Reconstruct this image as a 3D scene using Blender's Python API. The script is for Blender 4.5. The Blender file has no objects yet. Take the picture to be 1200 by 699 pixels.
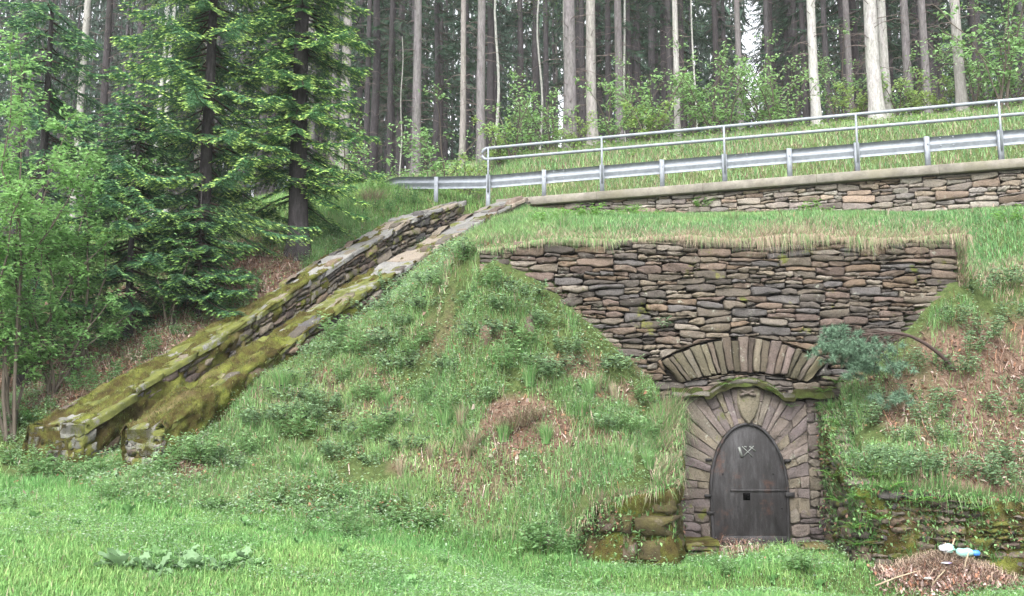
import bpy, math
import numpy as np
from math import radians, sin, cos, pi

# ------------------------------------------------------------------ scene, camera, light
scn = bpy.context.scene
COL = scn.collection
FPX, CX, CY = 1167.0, 600.0, 349.5
CAMZ, PITCH = 1.6, radians(8.2)
cam_d = bpy.data.cameras.new('camera')
cam = bpy.data.objects.new('camera', cam_d); COL.objects.link(cam)
cam.location = (0, 0, CAMZ); cam.rotation_euler = (radians(90) + PITCH, 0, 0)
cam_d.sensor_width = 36; cam_d.lens = FPX / 1200 * 36
cam_d.clip_start = 0.1; cam_d.clip_end = 2000
scn.camera = cam

SUN_EL, SUN_AZ = radians(46), radians(195)     # azimuth clockwise from +Y: light from behind, slightly left of the viewer
world = bpy.data.worlds.new('World'); scn.world = world; world.use_nodes = True
wn = world.node_tree.nodes; wl = world.node_tree.links
for n in list(wn): wn.remove(n)
sky = wn.new('ShaderNodeTexSky'); sky.sky_type = 'NISHITA'; sky.sun_disc = False
sky.sun_elevation = SUN_EL; sky.sun_rotation = SUN_AZ; sky.air_density = 1.0; sky.dust_density = 4.0
hsv = wn.new('ShaderNodeHueSaturation'); hsv.inputs['Saturation'].default_value = 0.16; hsv.inputs['Value'].default_value = 1.7
bg = wn.new('ShaderNodeBackground'); bg.inputs['Strength'].default_value = 0.15
wo = wn.new('ShaderNodeOutputWorld')
wl.new(sky.outputs[0], hsv.inputs['Color']); wl.new(hsv.outputs[0], bg.inputs['Color']); wl.new(bg.outputs[0], wo.inputs['Surface'])
sd = bpy.data.lights.new('sun', 'SUN'); sd.energy = 1.5; sd.angle = radians(40); sd.color = (1.0, 0.97, 0.92)
sun = bpy.data.objects.new('sun', sd); COL.objects.link(sun)
sun.rotation_euler = (radians(90) - SUN_EL, 0, pi - SUN_AZ)
sun.location = (0, -10, 40)
scn.view_settings.view_transform = 'Standard'; scn.view_settings.look = 'None'
scn.view_settings.gamma = 1.0; scn.view_settings.exposure = 1.2
scn.view_settings.use_curve_mapping = False
scn.cycles.max_bounces = 5; scn.cycles.diffuse_bounces = 3; scn.cycles.transparent_max_bounces = 4

# ------------------------------------------------------------------ helpers
rng = np.random.default_rng(7)
def W(px, py, Y):
    """A spot of the place: sighted direction and distance forward."""
    px = np.asarray(px, float); py = np.asarray(py, float); Y = np.asarray(Y, float)
    r = (px - CX) / FPX; u = (CY - py) / FPX
    dy = cos(PITCH) - u * sin(PITCH); dz = sin(PITCH) + u * cos(PITCH)
    s = Y / dy
    return np.stack([r * s, Y + 0 * s, CAMZ + dz * s], -1)
def PX(P):
    P = np.asarray(P, float); y = P[..., 1]; z = P[..., 2] - CAMZ
    f = y * cos(PITCH) + z * sin(PITCH); u = -y * sin(PITCH) + z * cos(PITCH)
    f = np.maximum(f, 0.01)
    return CX + FPX * P[..., 0] / f, CY - FPX * u / f
def sstep(a, b, x):
    t = np.clip((x - a) / (b - a), 0, 1); return t * t * (3 - 2 * t)
def hash2(ix, iy, s):
    h = (ix * 374761393 + iy * 668265263 + s * 974634777) & 0x7fffffff
    h = ((h ^ (h >> 13)) * 1274126177) & 0x7fffffff
    return ((h ^ (h >> 16)) & 0xffff) / 65535.0
def vnoise(x, y, s=0):
    x = np.asarray(x, float); y = np.asarray(y, float)
    ix = np.floor(x).astype(np.int64); iy = np.floor(y).astype(np.int64)
    fx = x - ix; fy = y - iy; fx = fx * fx * (3 - 2 * fx); fy = fy * fy * (3 - 2 * fy)
    a = hash2(ix, iy, s); b = hash2(ix + 1, iy, s); c = hash2(ix, iy + 1, s); d = hash2(ix + 1, iy + 1, s)
    return (a * (1 - fx) + b * fx) * (1 - fy) + (c * (1 - fx) + d * fx) * fy
def fbm(x, y, s=0, o=3):
    t = 0; a = 0.5; n = 0
    for k in range(o):
        t = t + a * vnoise(x * 2 ** k, y * 2 ** k, s + k); n += a; a *= 0.5
    return t / n

class Geo:
    def __init__(self): self.V = []; self.F = []; self.C = []; self.n = 0
    def add(self, V, Fs, C=(0.5, 0.5, 0.5)):
        V = np.asarray(V, float).reshape(-1, 3)
        if not isinstance(Fs, list): Fs = [Fs]
        for F in Fs:
            F = np.asarray(F, np.int64)
            if F.size: self.F.append(F + self.n)
        C = np.asarray(C, float)
        if C.ndim == 1: C = np.tile(C, (len(V), 1))
        self.V.append(V); self.C.append(C); self.n += len(V)
    def build(self, name, mat, parent=None, smooth=False, loc=None):
        V = np.concatenate(self.V); C = np.concatenate(self.C)
        if loc is not None: V = V - np.asarray(loc)
        me = bpy.data.meshes.new(name)
        me.vertices.add(len(V)); me.vertices.foreach_set('co', V.astype(np.float32).ravel())
        nl = sum(f.size for f in self.F); nf = sum(len(f) for f in self.F)
        me.loops.add(nl); me.polygons.add(nf)
        me.loops.foreach_set('vertex_index', np.concatenate([f.ravel() for f in self.F]).astype(np.int32))
        tot = np.concatenate([np.full(len(f), f.shape[1]) for f in self.F])
        st = np.concatenate([[0], np.cumsum(tot)[:-1]]).astype(np.int32)
        me.polygons.foreach_set('loop_start', st)
        try: me.polygons.foreach_set('loop_total', tot.astype(np.int32))
        except Exception: pass
        if smooth: me.polygons.foreach_set('use_smooth', np.ones(nf, bool))
        at = me.attributes.new('Col', 'FLOAT_COLOR', 'POINT')
        at.data.foreach_set('color', np.concatenate([C, np.ones((len(C), 1))], 1).astype(np.float32).ravel())
        me.update(calc_edges=True)
        me.materials.append(mat)
        o = bpy.data.objects.new(name, me); COL.objects.link(o)
        if loc is not None and parent is None: o.location = loc
        if parent is not None: o.parent = parent
        return o
def tag(o, label=None, cat=None, group=None, kind=None):
    if label: o['label'] = label
    if cat: o['category'] = cat
    if group: o['group'] = group
    if kind: o['kind'] = kind
    return o
def empty(name, label, cat, loc=(0, 0, 0), group=None):
    o = bpy.data.objects.new(name, None); COL.objects.link(o); o.location = loc
    o.empty_display_size = 0.2
    return tag(o, label, cat, group)
def copy_tree(root, loc, rz=0.0, sc=1.0, label=None, tilt=(0, 0)):
    c = root.copy(); COL.objects.link(c)
    c.location = loc; c.rotation_euler = (tilt[0], tilt[1], rz)
    c.scale = (sc, sc, sc) if np.isscalar(sc) else sc
    if label: c['label'] = label
    for ch in list(root.children):
        d = ch.copy(); COL.objects.link(d); d.parent = c
    return c

def tube(path, rad, seg=8, closed_ends=True):
    path = np.asarray(path, float); n = len(path)
    rad = np.broadcast_to(np.asarray(rad, float), (n,))
    T = np.gradient(path, axis=0); T /= np.linalg.norm(T, axis=1, keepdims=True) + 1e-9
    up = np.array([0, 0, 1.0]) if abs(T[:, 2]).mean() < 0.8 else np.array([1.0, 0, 0])
    A = np.cross(T, up); A /= np.linalg.norm(A, axis=1, keepdims=True) + 1e-9
    B = np.cross(A, T)
    th = np.linspace(0, 2 * pi, seg, endpoint=False)
    V = path[:, None, :] + rad[:, None, None] * (np.cos(th)[None, :, None] * A[:, None, :] + np.sin(th)[None, :, None] * B[:, None, :])
    i = np.arange(n - 1)[:, None]; j = np.arange(seg)[None, :]
    a = i * seg + j; b = i * seg + (j + 1) % seg
    F = np.stack([a, b, b + seg, a + seg], -1).reshape(-1, 4)
    Fs = [F]
    V = V.reshape(-1, 3)
    if closed_ends:
        V = np.concatenate([V, path[:1], path[-1:]])
        k = np.arange(seg); m = n * seg
        Fs.append(np.stack([(k + 1) % seg, k, np.full(seg, m)], -1))
        Fs.append(np.stack([(n - 1) * seg + k, (n - 1) * seg + (k + 1) % seg, np.full(seg, m + 1)], -1))
    return V, Fs
def box(c, s, bev=0.0):
    x, y, z = s[0] / 2, s[1] / 2, s[2] / 2
    V = np.array([[sx * x, sy * y, sz * z] for sz in (-1, 1) for sy in (-1, 1) for sx in (-1, 1)]) + np.asarray(c)
    F = [[0, 2, 3, 1], [4, 5, 7, 6], [0, 1, 5, 4], [2, 6, 7, 3], [0, 4, 6, 2], [1, 3, 7, 5]]
    return V, np.array(F)
def prism(poly, fmap, d0, d1, bev=0.006):
    """2D outline given real thickness between depths d0 and d1 with a small chamfer on the front."""
    p = np.asarray(poly, float); n = len(p); c = p.mean(0)
    q = c + (p - c) * (1 - bev / (np.linalg.norm(p - c, axis=1, keepdims=True) + 1e-6))
    V = np.concatenate([fmap(p[:, 0], p[:, 1], np.full(n, d0)), fmap(p[:, 0], p[:, 1], np.full(n, d1 - bev)), fmap(q[:, 0], q[:, 1], np.full(n, d1)), fmap(c[:1], c[1:], np.array([d1]))])
    k = np.arange(n); k1 = (k + 1) % n
    Fs = [np.stack([k, k1, k1 + n, k + n], -1), np.stack([k + n, k1 + n, k1 + 2 * n, k + 2 * n], -1), np.stack([k + 2 * n, k1 + 2 * n, np.full(n, 3 * n)], -1)]
    return V, Fs

# ------------------------------------------------------------------ materials
def new_mat(name):
    m = bpy.data.materials.new(name); m.use_nodes = True
    nt = m.node_tree; b = nt.nodes['Principled BSDF']; b.inputs['Roughness'].default_value = 0.85
    b.inputs['Specular IOR Level'].default_value = 0.25
    return m, nt, b
def N(nt, t, **kw):
    n = nt.nodes.new(t)
    for k, v in kw.items():
        if k in n.inputs: n.inputs[k].default_value = v
        else: setattr(n, k, v)
    return n
def ramp(nt, fac, stops):
    r = nt.nodes.new('ShaderNodeValToRGB'); cr = r.color_ramp
    while len(cr.elements) < len(stops): cr.elements.new(0.5)
    for e, (p, c) in zip(cr.elements, stops):
        e.position = p; e.color = (*c, 1) if len(c) == 3 else c
    nt.links.new(fac, r.inputs[0]); return r.outputs[0]
def noise(nt, scale, detail=4, rough=0.6, vec=None):
    n = N(nt, 'ShaderNodeTexNoise'); n.inputs['Scale'].default_value = scale
    n.inputs['Detail'].default_value = detail; n.inputs['Roughness'].default_value = rough
    if vec is None:
        g = nt.nodes.new('ShaderNodeNewGeometry'); vec = g.outputs['Position']
    nt.links.new(vec, n.inputs['Vector']); return n.outputs['Fac']
def mixc(nt, fac, a, b, mode='MIX'):
    m = nt.nodes.new('ShaderNodeMix'); m.data_type = 'RGBA'; m.blend_type = mode
    if isinstance(fac, float): m.inputs[0].default_value = fac
    else: nt.links.new(fac, m.inputs[0])
    for s, v in ((6, a), (7, b)):
        if isinstance(v, tuple): m.inputs[s].default_value = (*v, 1)
        else: nt.links.new(v, m.inputs[s])
    return m.outputs[2]
def bump(nt, b, h, dist=0.02, strength=0.8):
    n = nt.nodes.new('ShaderNodeBump'); n.inputs['Distance'].default_value = dist; n.inputs['Strength'].default_value = strength
    nt.links.new(h, n.inputs['Height']); nt.links.new(n.outputs[0], b.inputs['Normal'])
def attr(nt, name='Col'):
    a = nt.nodes.new('ShaderNodeAttribute'); a.attribute_name = name; return a.outputs['Color']

def stone_mat(name, moss=0.0, lichen=0.5, mosscol=((0.07, 0.085, 0.02), (0.15, 0.15, 0.035))):
    m, nt, b = new_mat(name)
    c = attr(nt)
    n1 = noise(nt, 9, 6, 0.7); n2 = noise(nt, 45, 4, 0.7)
    c = mixc(nt, ramp(nt, n1, [(0.3, (0, 0, 0)), (0.75, (1, 1, 1))]), c, mixc(nt, 1.0, c, (1.45, 1.4, 1.3), 'MULTIPLY'))
    c = mixc(nt, ramp(nt, n2, [(0.35, (1, 1, 1)), (0.5, (0, 0, 0))]), c, mixc(nt, 1.0, c, (0.55, 0.53, 0.5), 'MULTIPLY'))
    l = ramp(nt, noise(nt, 5.5, 8, 0.75), [(0.60, (0, 0, 0)), (0.68, (lichen, lichen, lichen))])
    c = mixc(nt, l, c, (0.36, 0.37, 0.31))
    if moss > 0:
        nm = noise(nt, 2.6, 6, 0.7)
        f = ramp(nt, nm, [(0.66 - 0.35 * moss, (0, 0, 0)), (0.72 - 0.35 * moss, (1, 1, 1))])
        mc = mixc(nt, ramp(nt, noise(nt, 7, 4), [(0.35, (0, 0, 0)), (0.7, (1, 1, 1))]), mosscol[0], mosscol[1])
        c = mixc(nt, f, c, mc)
    nt.links.new(c, b.inputs['Base Color'])
    bump(nt, b, noise(nt, 28, 8, 0.75), 0.03, 0.9)
    b.inputs['Roughness'].default_value = 0.8
    return m
def plain_attr_mat(name, trans=0.0, rough=0.6, spec=0.3, var=0.0):
    m, nt, b = new_mat(name)
    c = attr(nt)
    if var:
        c = mixc(nt, ramp(nt, noise(nt, 6, 3), [(0.3, (0, 0, 0)), (0.7, (1, 1, 1))]), mixc(nt, 1.0, c, (1 - var, 1 - var, 1 - var), 'MULTIPLY'), c)
    nt.links.new(c, b.inputs['Base Color'])
    b.inputs['Roughness'].default_value = rough; b.inputs['Specular IOR Level'].default_value = spec
    if trans:
        t = nt.nodes.new('ShaderNodeBsdfTranslucent'); nt.links.new(c, t.inputs['Color'])
        mx = nt.nodes.new('ShaderNodeMixShader'); mx.inputs[0].default_value = trans
        out = nt.nodes['Material Output']
        nt.links.new(b.outputs[0], mx.inputs[1]); nt.links.new(t.outputs[0], mx.inputs[2]); nt.links.new(mx.outputs[0], out.inputs['Surface'])
    return m
def moss_mat(name='moss', k=1.0):
    m, nt, b = new_mat(name)
    a = noise(nt, 3.2, 5, 0.65); h = noise(nt, 60, 4, 0.8); w = noise(nt, 1.3, 3)
    c = ramp(nt, a, [(0.30, (0.035, 0.027, 0.013)), (0.43, (0.075, 0.06, 0.022)), (0.56, (0.11, 0.115, 0.03)), (0.68, (0.18, 0.20, 0.045))])
    c = mixc(nt, ramp(nt, h, [(0.35, (1, 1, 1)), (0.55, (0, 0, 0))]), c, mixc(nt, 1.0, c, (0.5, 0.5, 0.5), 'MULTIPLY'))
    c = mixc(nt, ramp(nt, w, [(0.55, (0, 0, 0)), (0.7, (0.8, 0.8, 0.8))]), c, (0.19, 0.15, 0.08))
    if k != 1: c = mixc(nt, 1.0, c, (k * .8, k, k * 1.1), 'MULTIPLY')
    nt.links.new(c, b.inputs['Base Color']); b.inputs['Roughness'].default_value = 1.0; b.inputs['Specular IOR Level'].default_value = 0.05
    bump(nt, b, h, 0.03, 1.0); return m
def ground_mat():
    m, nt, b = new_mat('turf_soil')
    lit = attr(nt, 'Col')     # red = leaf litter, green = road gravel
    s = nt.nodes.new('ShaderNodeSeparateColor'); nt.links.new(lit, s.inputs[0])
    g = ramp(nt, noise(nt, 14, 6, 0.7), [(0.3, (0.04, 0.05, 0.02)), (0.5, (0.075, 0.105, 0.035)), (0.7, (0.12, 0.15, 0.055))])
    l = ramp(nt, noise(nt, 22, 8, 0.8), [(0.30, (0.05, 0.035, 0.025)), (0.48, (0.14, 0.09, 0.065)), (0.62, (0.24, 0.17, 0.13)), (0.72, (0.33, 0.25, 0.20))])
    c = mixc(nt, s.outputs[0], g, l)
    r = ramp(nt, noise(nt, 40, 5, 0.8), [(0.3, (0.10, 0.10, 0.10)), (0.7, (0.2, 0.19, 0.18))])
    c = mixc(nt, s.outputs[1], c, r)
    nt.links.new(c, b.inputs['Base Color']); b.inputs['Roughness'].default_value = 1.0; b.inputs['Specular IOR Level'].default_value = 0.1
    bump(nt, b, noise(nt, 25, 8, 0.8), 0.05, 0.9); return m
def metal_mat():
    m, nt, b = new_mat('galvanised_steel')
    c = ramp(nt, noise(nt, 7, 6, 0.7), [(0.3, (0.17, 0.185, 0.21)), (0.7, (0.28, 0.305, 0.34))])
    c = mixc(nt, ramp(nt, noise(nt, 60, 3, 0.7), [(0.62, (0, 0, 0)), (0.72, (0.5, 0.5, 0.5))]), c, (0.2, 0.18, 0.15))
    nt.links.new(c, b.inputs['Base Color']); b.inputs['Metallic'].default_value = 0.1; b.inputs['Roughness'].default_value = 0.6
    return m
def concrete_mat():
    m, nt, b = new_mat('weathered_concrete')
    c = ramp(nt, noise(nt, 4, 8, 0.75), [(0.3, (0.11, 0.10, 0.085)), (0.5, (0.19, 0.175, 0.15)), (0.75, (0.29, 0.27, 0.235))])
    c = mixc(nt, ramp(nt, noise(nt, 1.1, 5, 0.7), [(0.5, (0, 0, 0)), (0.68, (0.7, 0.7, 0.7))]), c, (0.16, 0.15, 0.10))
    nt.links.new(c, b.inputs['Base Color']); bump(nt, b, noise(nt, 50, 6, 0.8), 0.01, 0.7); return m
def bark_mat(name, c0, c1, c2, vs=3.0):
    m, nt, b = new_mat(name)
    tc = nt.nodes.new('ShaderNodeTexCoord'); mp = nt.nodes.new('ShaderNodeMapping'); mp.inputs['Scale'].default_value = (1, 1, 0.28)
    nt.links.new(tc.outputs['Object'], mp.inputs['Vector'])
    n = noise(nt, 14, 8, 0.8, mp.outputs[0]); n2 = noise(nt, 3, 4, 0.6, mp.outputs[0])
    c = ramp(nt, n, [(0.3, c0), (0.5, c1), (0.7, c2)])
    oi = nt.nodes.new('ShaderNodeObjectInfo')
    c = mixc(nt, ramp(nt, n2, [(0.4, (0, 0, 0)), (0.7, (0.6, 0.6, 0.6))]), c, mixc(nt, 1.0, c, (0.75, 0.85, 0.7), 'MULTIPLY'))
    v = ramp(nt, oi.outputs['Random'], [(0, (0.72, 0.68, 0.66)), (1, (1.2, 1.2, 1.2))])
    c = mixc(nt, 1.0, c, v, 'MULTIPLY')
    nt.links.new(c, b.inputs['Base Color']); bump(nt, b, n, 0.04, 0.9); return m
def iron_mat():
    m, nt, b = new_mat('rusty_iron')
    tc = nt.nodes.new('ShaderNodeTexCoord'); mp = nt.nodes.new('ShaderNodeMapping'); mp.inputs['Scale'].default_value = (1, 1, 0.22)
    nt.links.new(tc.outputs['Object'], mp.inputs['Vector'])
    n = noise(nt, 9, 8, 0.75, mp.outputs[0])
    c = ramp(nt, n, [(0.3, (0.012, 0.011, 0.011)), (0.5, (0.025, 0.024, 0.025)), (0.72, (0.062, 0.06, 0.064))])
    r = ramp(nt, noise(nt, 2.4, 8, 0.75), [(0.56, (0, 0, 0)), (0.66, (0.75, 0.75, 0.75))])
    c = mixc(nt, r, c, (0.075, 0.04, 0.03))
    p = ramp(nt, noise(nt, 13, 8, 0.8, mp.outputs[0]), [(0.64, (0, 0, 0)), (0.70, (0.6, 0.6, 0.6))])
    c = mixc(nt, p, c, (0.10, 0.105, 0.10))
    nt.links.new(c, b.inputs['Base Color']); b.inputs['Roughness'].default_value = 0.7
    bump(nt, b, noise(nt, 30, 6, 0.8), 0.006, 0.7); return m

M_STONE = stone_mat('rubble_stone', 0.12, 0.75)
M_SURR = stone_mat('portal_stone', 0.10, 0.9)
M_ROADSTONE = stone_mat('road_wall_stone', 0.0, 0.3)
M_STAIR = stone_mat('slab_stone', 0.30, 0.8)
M_CAPMOSS = stone_mat('mossy_slab', 0.72, 0.5, ((0.075, 0.085, 0.022), (0.15, 0.16, 0.04)))
M_WING = stone_mat('mossy_wall_stone', 0.45, 0.5)
M_BOULDER = stone_mat('mossy_boulder', 0.75, 0.5, ((0.04, 0.03, 0.016), (0.085, 0.075, 0.028)))
M_MOSS = moss_mat(); M_TURFY = moss_mat('mossy_soil', .6); M_GROUND = ground_mat(); M_METAL = metal_mat(); M_CONC = concrete_mat(); M_IRON = iron_mat()
M_GRASS = plain_attr_mat('grass_blade', 0.35, 0.55, 0.3)
M_LEAF = plain_attr_mat('leaf', 0.5, 0.45, 0.4)
M_NEEDLE = plain_attr_mat('needle', 0.15, 0.6, 0.25)
M_DEAD = plain_attr_mat('dead_leaf', 0.1, 0.8, 0.1)
M_TWIG = plain_attr_mat('twig_bark', 0.0, 0.9, 0.1, 0.3)
M_BARK = bark_mat('spruce_bark', (0.06, 0.055, 0.057), (0.135, 0.125, 0.13), (0.23, 0.215, 0.225))
M_BARKP = bark_mat('pale_bark', (0.12, 0.115, 0.11), (0.28, 0.27, 0.265), (0.44, 0.43, 0.425))
M_BARKD = bark_mat('dark_bark', (0.022, 0.020, 0.022), (0.050, 0.045, 0.050), (0.10, 0.092, 0.10))
M_BARKR = bark_mat('red_bark', (0.04, 0.02, 0.015), (0.09, 0.05, 0.035), (0.16, 0.09, 0.06))
M_BIRCH = bark_mat('birch_bark', (0.06, 0.06, 0.06), (0.35, 0.35, 0.34), (0.55, 0.55, 0.53))
M_DARK = plain_attr_mat('dark_void', 0, 1, 0)
M_PLAST = plain_attr_mat('plastic', 0.15, 0.25, 0.5)

# ------------------------------------------------------------------ terrain
YW = 15.5                                   # face of the big wall
def YR(X):                                  # line of the road wall / guardrail
    X = np.asarray(X, float); return np.where(X > 0, 22.8 - 0.327 * X, 22.8 - 0.9 * X)
PA = [(66, 500, 15.2, 1.5), (150, 451, 16.1, 1.0), (228, 404, 17.0, 0.85), (308, 357, 18.1, 0.8), (392, 303, 19.7, 0.75), (465, 260, 21.3, 0.7), (533, 238, 23.2, 0.7)]
PB = [(168, 506, 14.2, 0.78), (265, 440, 15.4, 0.8), (350, 382, 16.8, 0.8), (436, 328, 18.4, 0.8), (506, 285, 20.2, 0.8), (560, 253, 21.7, 0.8), (605, 234, 22.8, 0.8)]
def path_of(P):
    w = np.array([W(a, b, c) for a, b, c, _ in P]); wid = np.array([p[3] for p in P]); return w, wid
WA, WIDA = path_of(PA); WB, WIDB = path_of(PB)
common = [(0, 699, 8.3), (300, 699, 9.3), (600, 699, 10.2), (900, 699, 10.9), (1200, 699, 11.3),
    (0, 620, 11.0), (250, 625, 11.4), (480, 645, 11.9), (0, 545, 16), (0, 560, 14.5),
    (70, 552, 15.0), (165, 556, 13.9), (260, 572, 13.5), (400, 600, 13.1), (500, 622, 13.0), (600, 645, 12.9),
    (780, 668, 12.7), (870, 662, 13.5), (1000, 685, 12.5), (1100, 690, 12.2), (1200, 680, 12.3)]
mound = [(260, 520, 14.4), (350, 520, 14.3), (300, 470, 15.0), (450, 540, 14.0), (550, 560, 13.7), (620, 565, 13.5), (700, 578, 13.35), (770, 575, 13.35),
    (400, 440, 15.9), (500, 470, 15.1), (600, 490, 14.3), (700, 490, 14.3), (770, 490, 15.0), (793, 480, 15.4),
    (440, 380, 17.2), (540, 390, 15.5), (620, 400, 15.0), (500, 330, 17.6), (560, 330, 15.4), (565, 292, 15.6), (548, 292, 16.4), (520, 296, 18.6), (470, 350, 17.4),
    (580, 306, 15.5), (640, 335, 15.5), (700, 386, 15.5), (755, 432, 15.5), (800, 474, 15.5)]
right = [(1000, 572, 13.3), (1060, 580, 13.1), (1130, 588, 12.95), (1200, 592, 12.9), (968, 470, 15.4), (985, 520, 14.4), (1050, 500, 14.4), (1150, 500, 14.3), (1230, 500, 14.2),
    (1000, 440, 15.5), (1060, 388, 15.5), (1090, 358, 15.5), (1120, 332, 15.5), (1128, 300, 15.75), (1180, 292, 16.2), (1240, 288, 16.3), (1140, 345, 15.4), (1150, 400, 15.5), (1230, 400, 15.5), (1150, 330, 16.3), (1230, 330, 16.8)]
back = [(565, 288, 15.9), (640, 286, 15.9), (720, 284, 15.9), (800, 283, 15.9), (900, 282, 15.9), (1000, 281, 15.9), (1110, 281, 15.9), (1130, 278, 16.2),
    (620, 250, 21.8), (700, 252, 21.9), (800, 251, 21.6), (900, 250, 21.1), (1000, 249, 20.7), (1100, 248, 20.2), (1200, 245, 19.8), (1300, 242, 19.4),
    (560, 266, 20.9), (1180, 262, 18.0), (1250, 262, 17.6), (600, 262, 19.2), (800, 262, 18.2)]
left = [(540, 268, 21.5), (590, 246, 22.6), (520, 245, 23.6), (440, 240, 23.5), (400, 262, 22.0), (347, 297, 20.3), (300, 330, 19.4), (420, 232, 24.5), (330, 270, 23.5),
    (220, 372, 18.6), (140, 425, 17.6), (60, 470, 16.8), (-30, 500, 16.5), (100, 420, 20), (200, 350, 21), (-40, 470, 19), (250, 280, 25), (60, 330, 25), (-200, 350, 25)]
def ctrl(L): return np.array([W(*p) for p in L])
dirn = lambda w: (w[-1] - w[0])[:2] / np.linalg.norm((w[-1] - w[0])[:2])
def beside(w, wid, side, drop):
    d = dirn(w); n = np.array([d[1], -d[0]]) * side
    q = w.copy(); q[:, :2] += n * (wid[:, None] / 2 + 0.12); q[:, 2] -= drop; return q
chute = np.concatenate([beside(WA[1:-1], WIDA[1:-1], 1, 0.85), beside(WB[1:-1], WIDB[1:-1], -1, 0.8)])
sideB = beside(WB, WIDB, 1, 0.27); sideA = beside(WA[1:], WIDA[1:], -1, 0.22)
far = np.array([[-30, 0, 1.0], [-30, 12, 2.2], [30, 0, -0.2], [30, 12, 1.5], [0, -10, 0], [0, 3, 0], [-6, 3, 0.1], [6, 3, -0.1], [-14, 8, .9], [14, 9, .2], [20, 16, 6], [-18, 20, 5.0], [30, 22, 8], [-30, 25, 7.5]])
class RBF:
    def __init__(s, P, lam=0.0002):
        P = np.asarray(P); s.p = P[:, :2]; n = len(P)
        A = np.zeros((n + 3, n + 3)); r = np.linalg.norm(s.p[:, None] - s.p[None], axis=2)
        A[:n, :n] = s.k(r) + lam * n * np.eye(n); A[:n, n] = 1; A[:n, n + 1:] = s.p; A[n, :n] = 1; A[n + 1:, :n] = s.p.T
        s.w = np.linalg.solve(A, np.concatenate([P[:, 2], np.zeros(3)]))
    @staticmethod
    def k(r): return np.where(r > 1e-6, r * r * np.log(np.maximum(r, 1e-6)), 0) * 0.3
    def __call__(s, X, Y):
        sh = np.shape(X); X = np.ravel(X); Y = np.ravel(Y); out = np.empty(len(X)); n = len(s.p)
        for a in range(0, len(X), 20000):
            q = np.stack([X[a:a + 20000], Y[a:a + 20000]], 1)
            r = np.linalg.norm(q[:, None] - s.p[None], axis=2)
            out[a:a + 20000] = s.k(r) @ s.w[:n] + s.w[n] + q @ s.w[n + 1:]
        return out.reshape(sh)
RF = RBF(np.concatenate([ctrl(common), ctrl(mound), ctrl(right), ctrl(left), chute, sideB, sideA, far]))
RB = RBF(np.concatenate([ctrl(back), ctrl(left), chute, sideB, sideA, ctrl(right[-2:]), far, ctrl([(548, 290, 16.4), (500, 330, 17.6), (520, 296, 18.6)])]))
def upper(X, Y):
    d = Y - YR(X)
    base = 7.12 + 0.06 * np.clip(-X, 0, 12)
    z = base + 3.7 * sstep(3.6, 9.2, d) + 0.27 * np.clip(d - 8.5, 0, 30) * sstep(8, 11, d) - 0.35 * np.clip(d - 48, 0, 60)
    z = z + sstep(8, 14, d) * 0.5 * (fbm(X * .2, Y * .2, 5) - 0.5)
    return z
def corridor(X, Y):
    lx = 2.06 + (Y - 13.1) * 0.2; rx = 4.52 + (Y - 13.2) * 0.12
    ins = np.minimum(X - lx, rx - X)
    return sstep(-0.28, -0.12, ins) * sstep(12.6, 12.9, Y) * (1 - sstep(YW + .1, YW + .2, Y))
def apron(X, Y):
    a = sstep(0.45, 0.95, X) * (1 - sstep(2.3, 2.5, X)) * (1 - sstep(13.22, 13.42, Y + 0.05 * X))
    yr = np.interp(X, [4.5, 5.9, 7.6, 9], [13.3, 13.05, 12.9, 12.8])
    b = sstep(4.3, 4.5, X) * (1 - sstep(7.4, 8.6, X)) * (1 - sstep(yr, yr + .15, Y))
    return np.maximum(a, b) * sstep(11.6, 12.6, Y)
def H(X, Y):
    X = np.asarray(X, float); Y = np.asarray(Y, float)
    X, Y = np.broadcast_arrays(X, Y)
    Xc = np.clip(X, -30, 30); Yc = np.clip(Y, -10, 30)
    f = RF(Xc, Yc); b = RB(Xc, Yc)
    inwall = sstep(-1.3, -0.9, X) * (1 - sstep(7.0, 7.5, X))
    t = sstep(YW + 0.12, YW + 0.32, Y) * inwall + sstep(YW, YW + 2.5, Y) * (1 - inwall)
    z = f * (1 - t) + b * t
    z = z + 0.07 * (fbm(X * 1.7, Y * 1.7, 3) - 0.5) * sstep(12.6, 14, Y)
    z = z + 0.03 * (fbm(X * 1.1, Y * 1.1, 9) - 0.5)
    ap = apron(X, Y); z = z * (1 - ap) + np.minimum(z, 0.03 - 0.03 * X) * ap
    c = corridor(X, Y)
    z = z * (1 - c) + 0.0 * c
    d = Y - YR(X)
    wide = 1 - sstep(-0.6, 0.2, X)
    u = sstep(0.1, 0.3, d) * (1 - wide) + sstep(-0.3, 2.0, d) * wide
    return z * (1 - u) + upper(X, Y) * u
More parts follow.
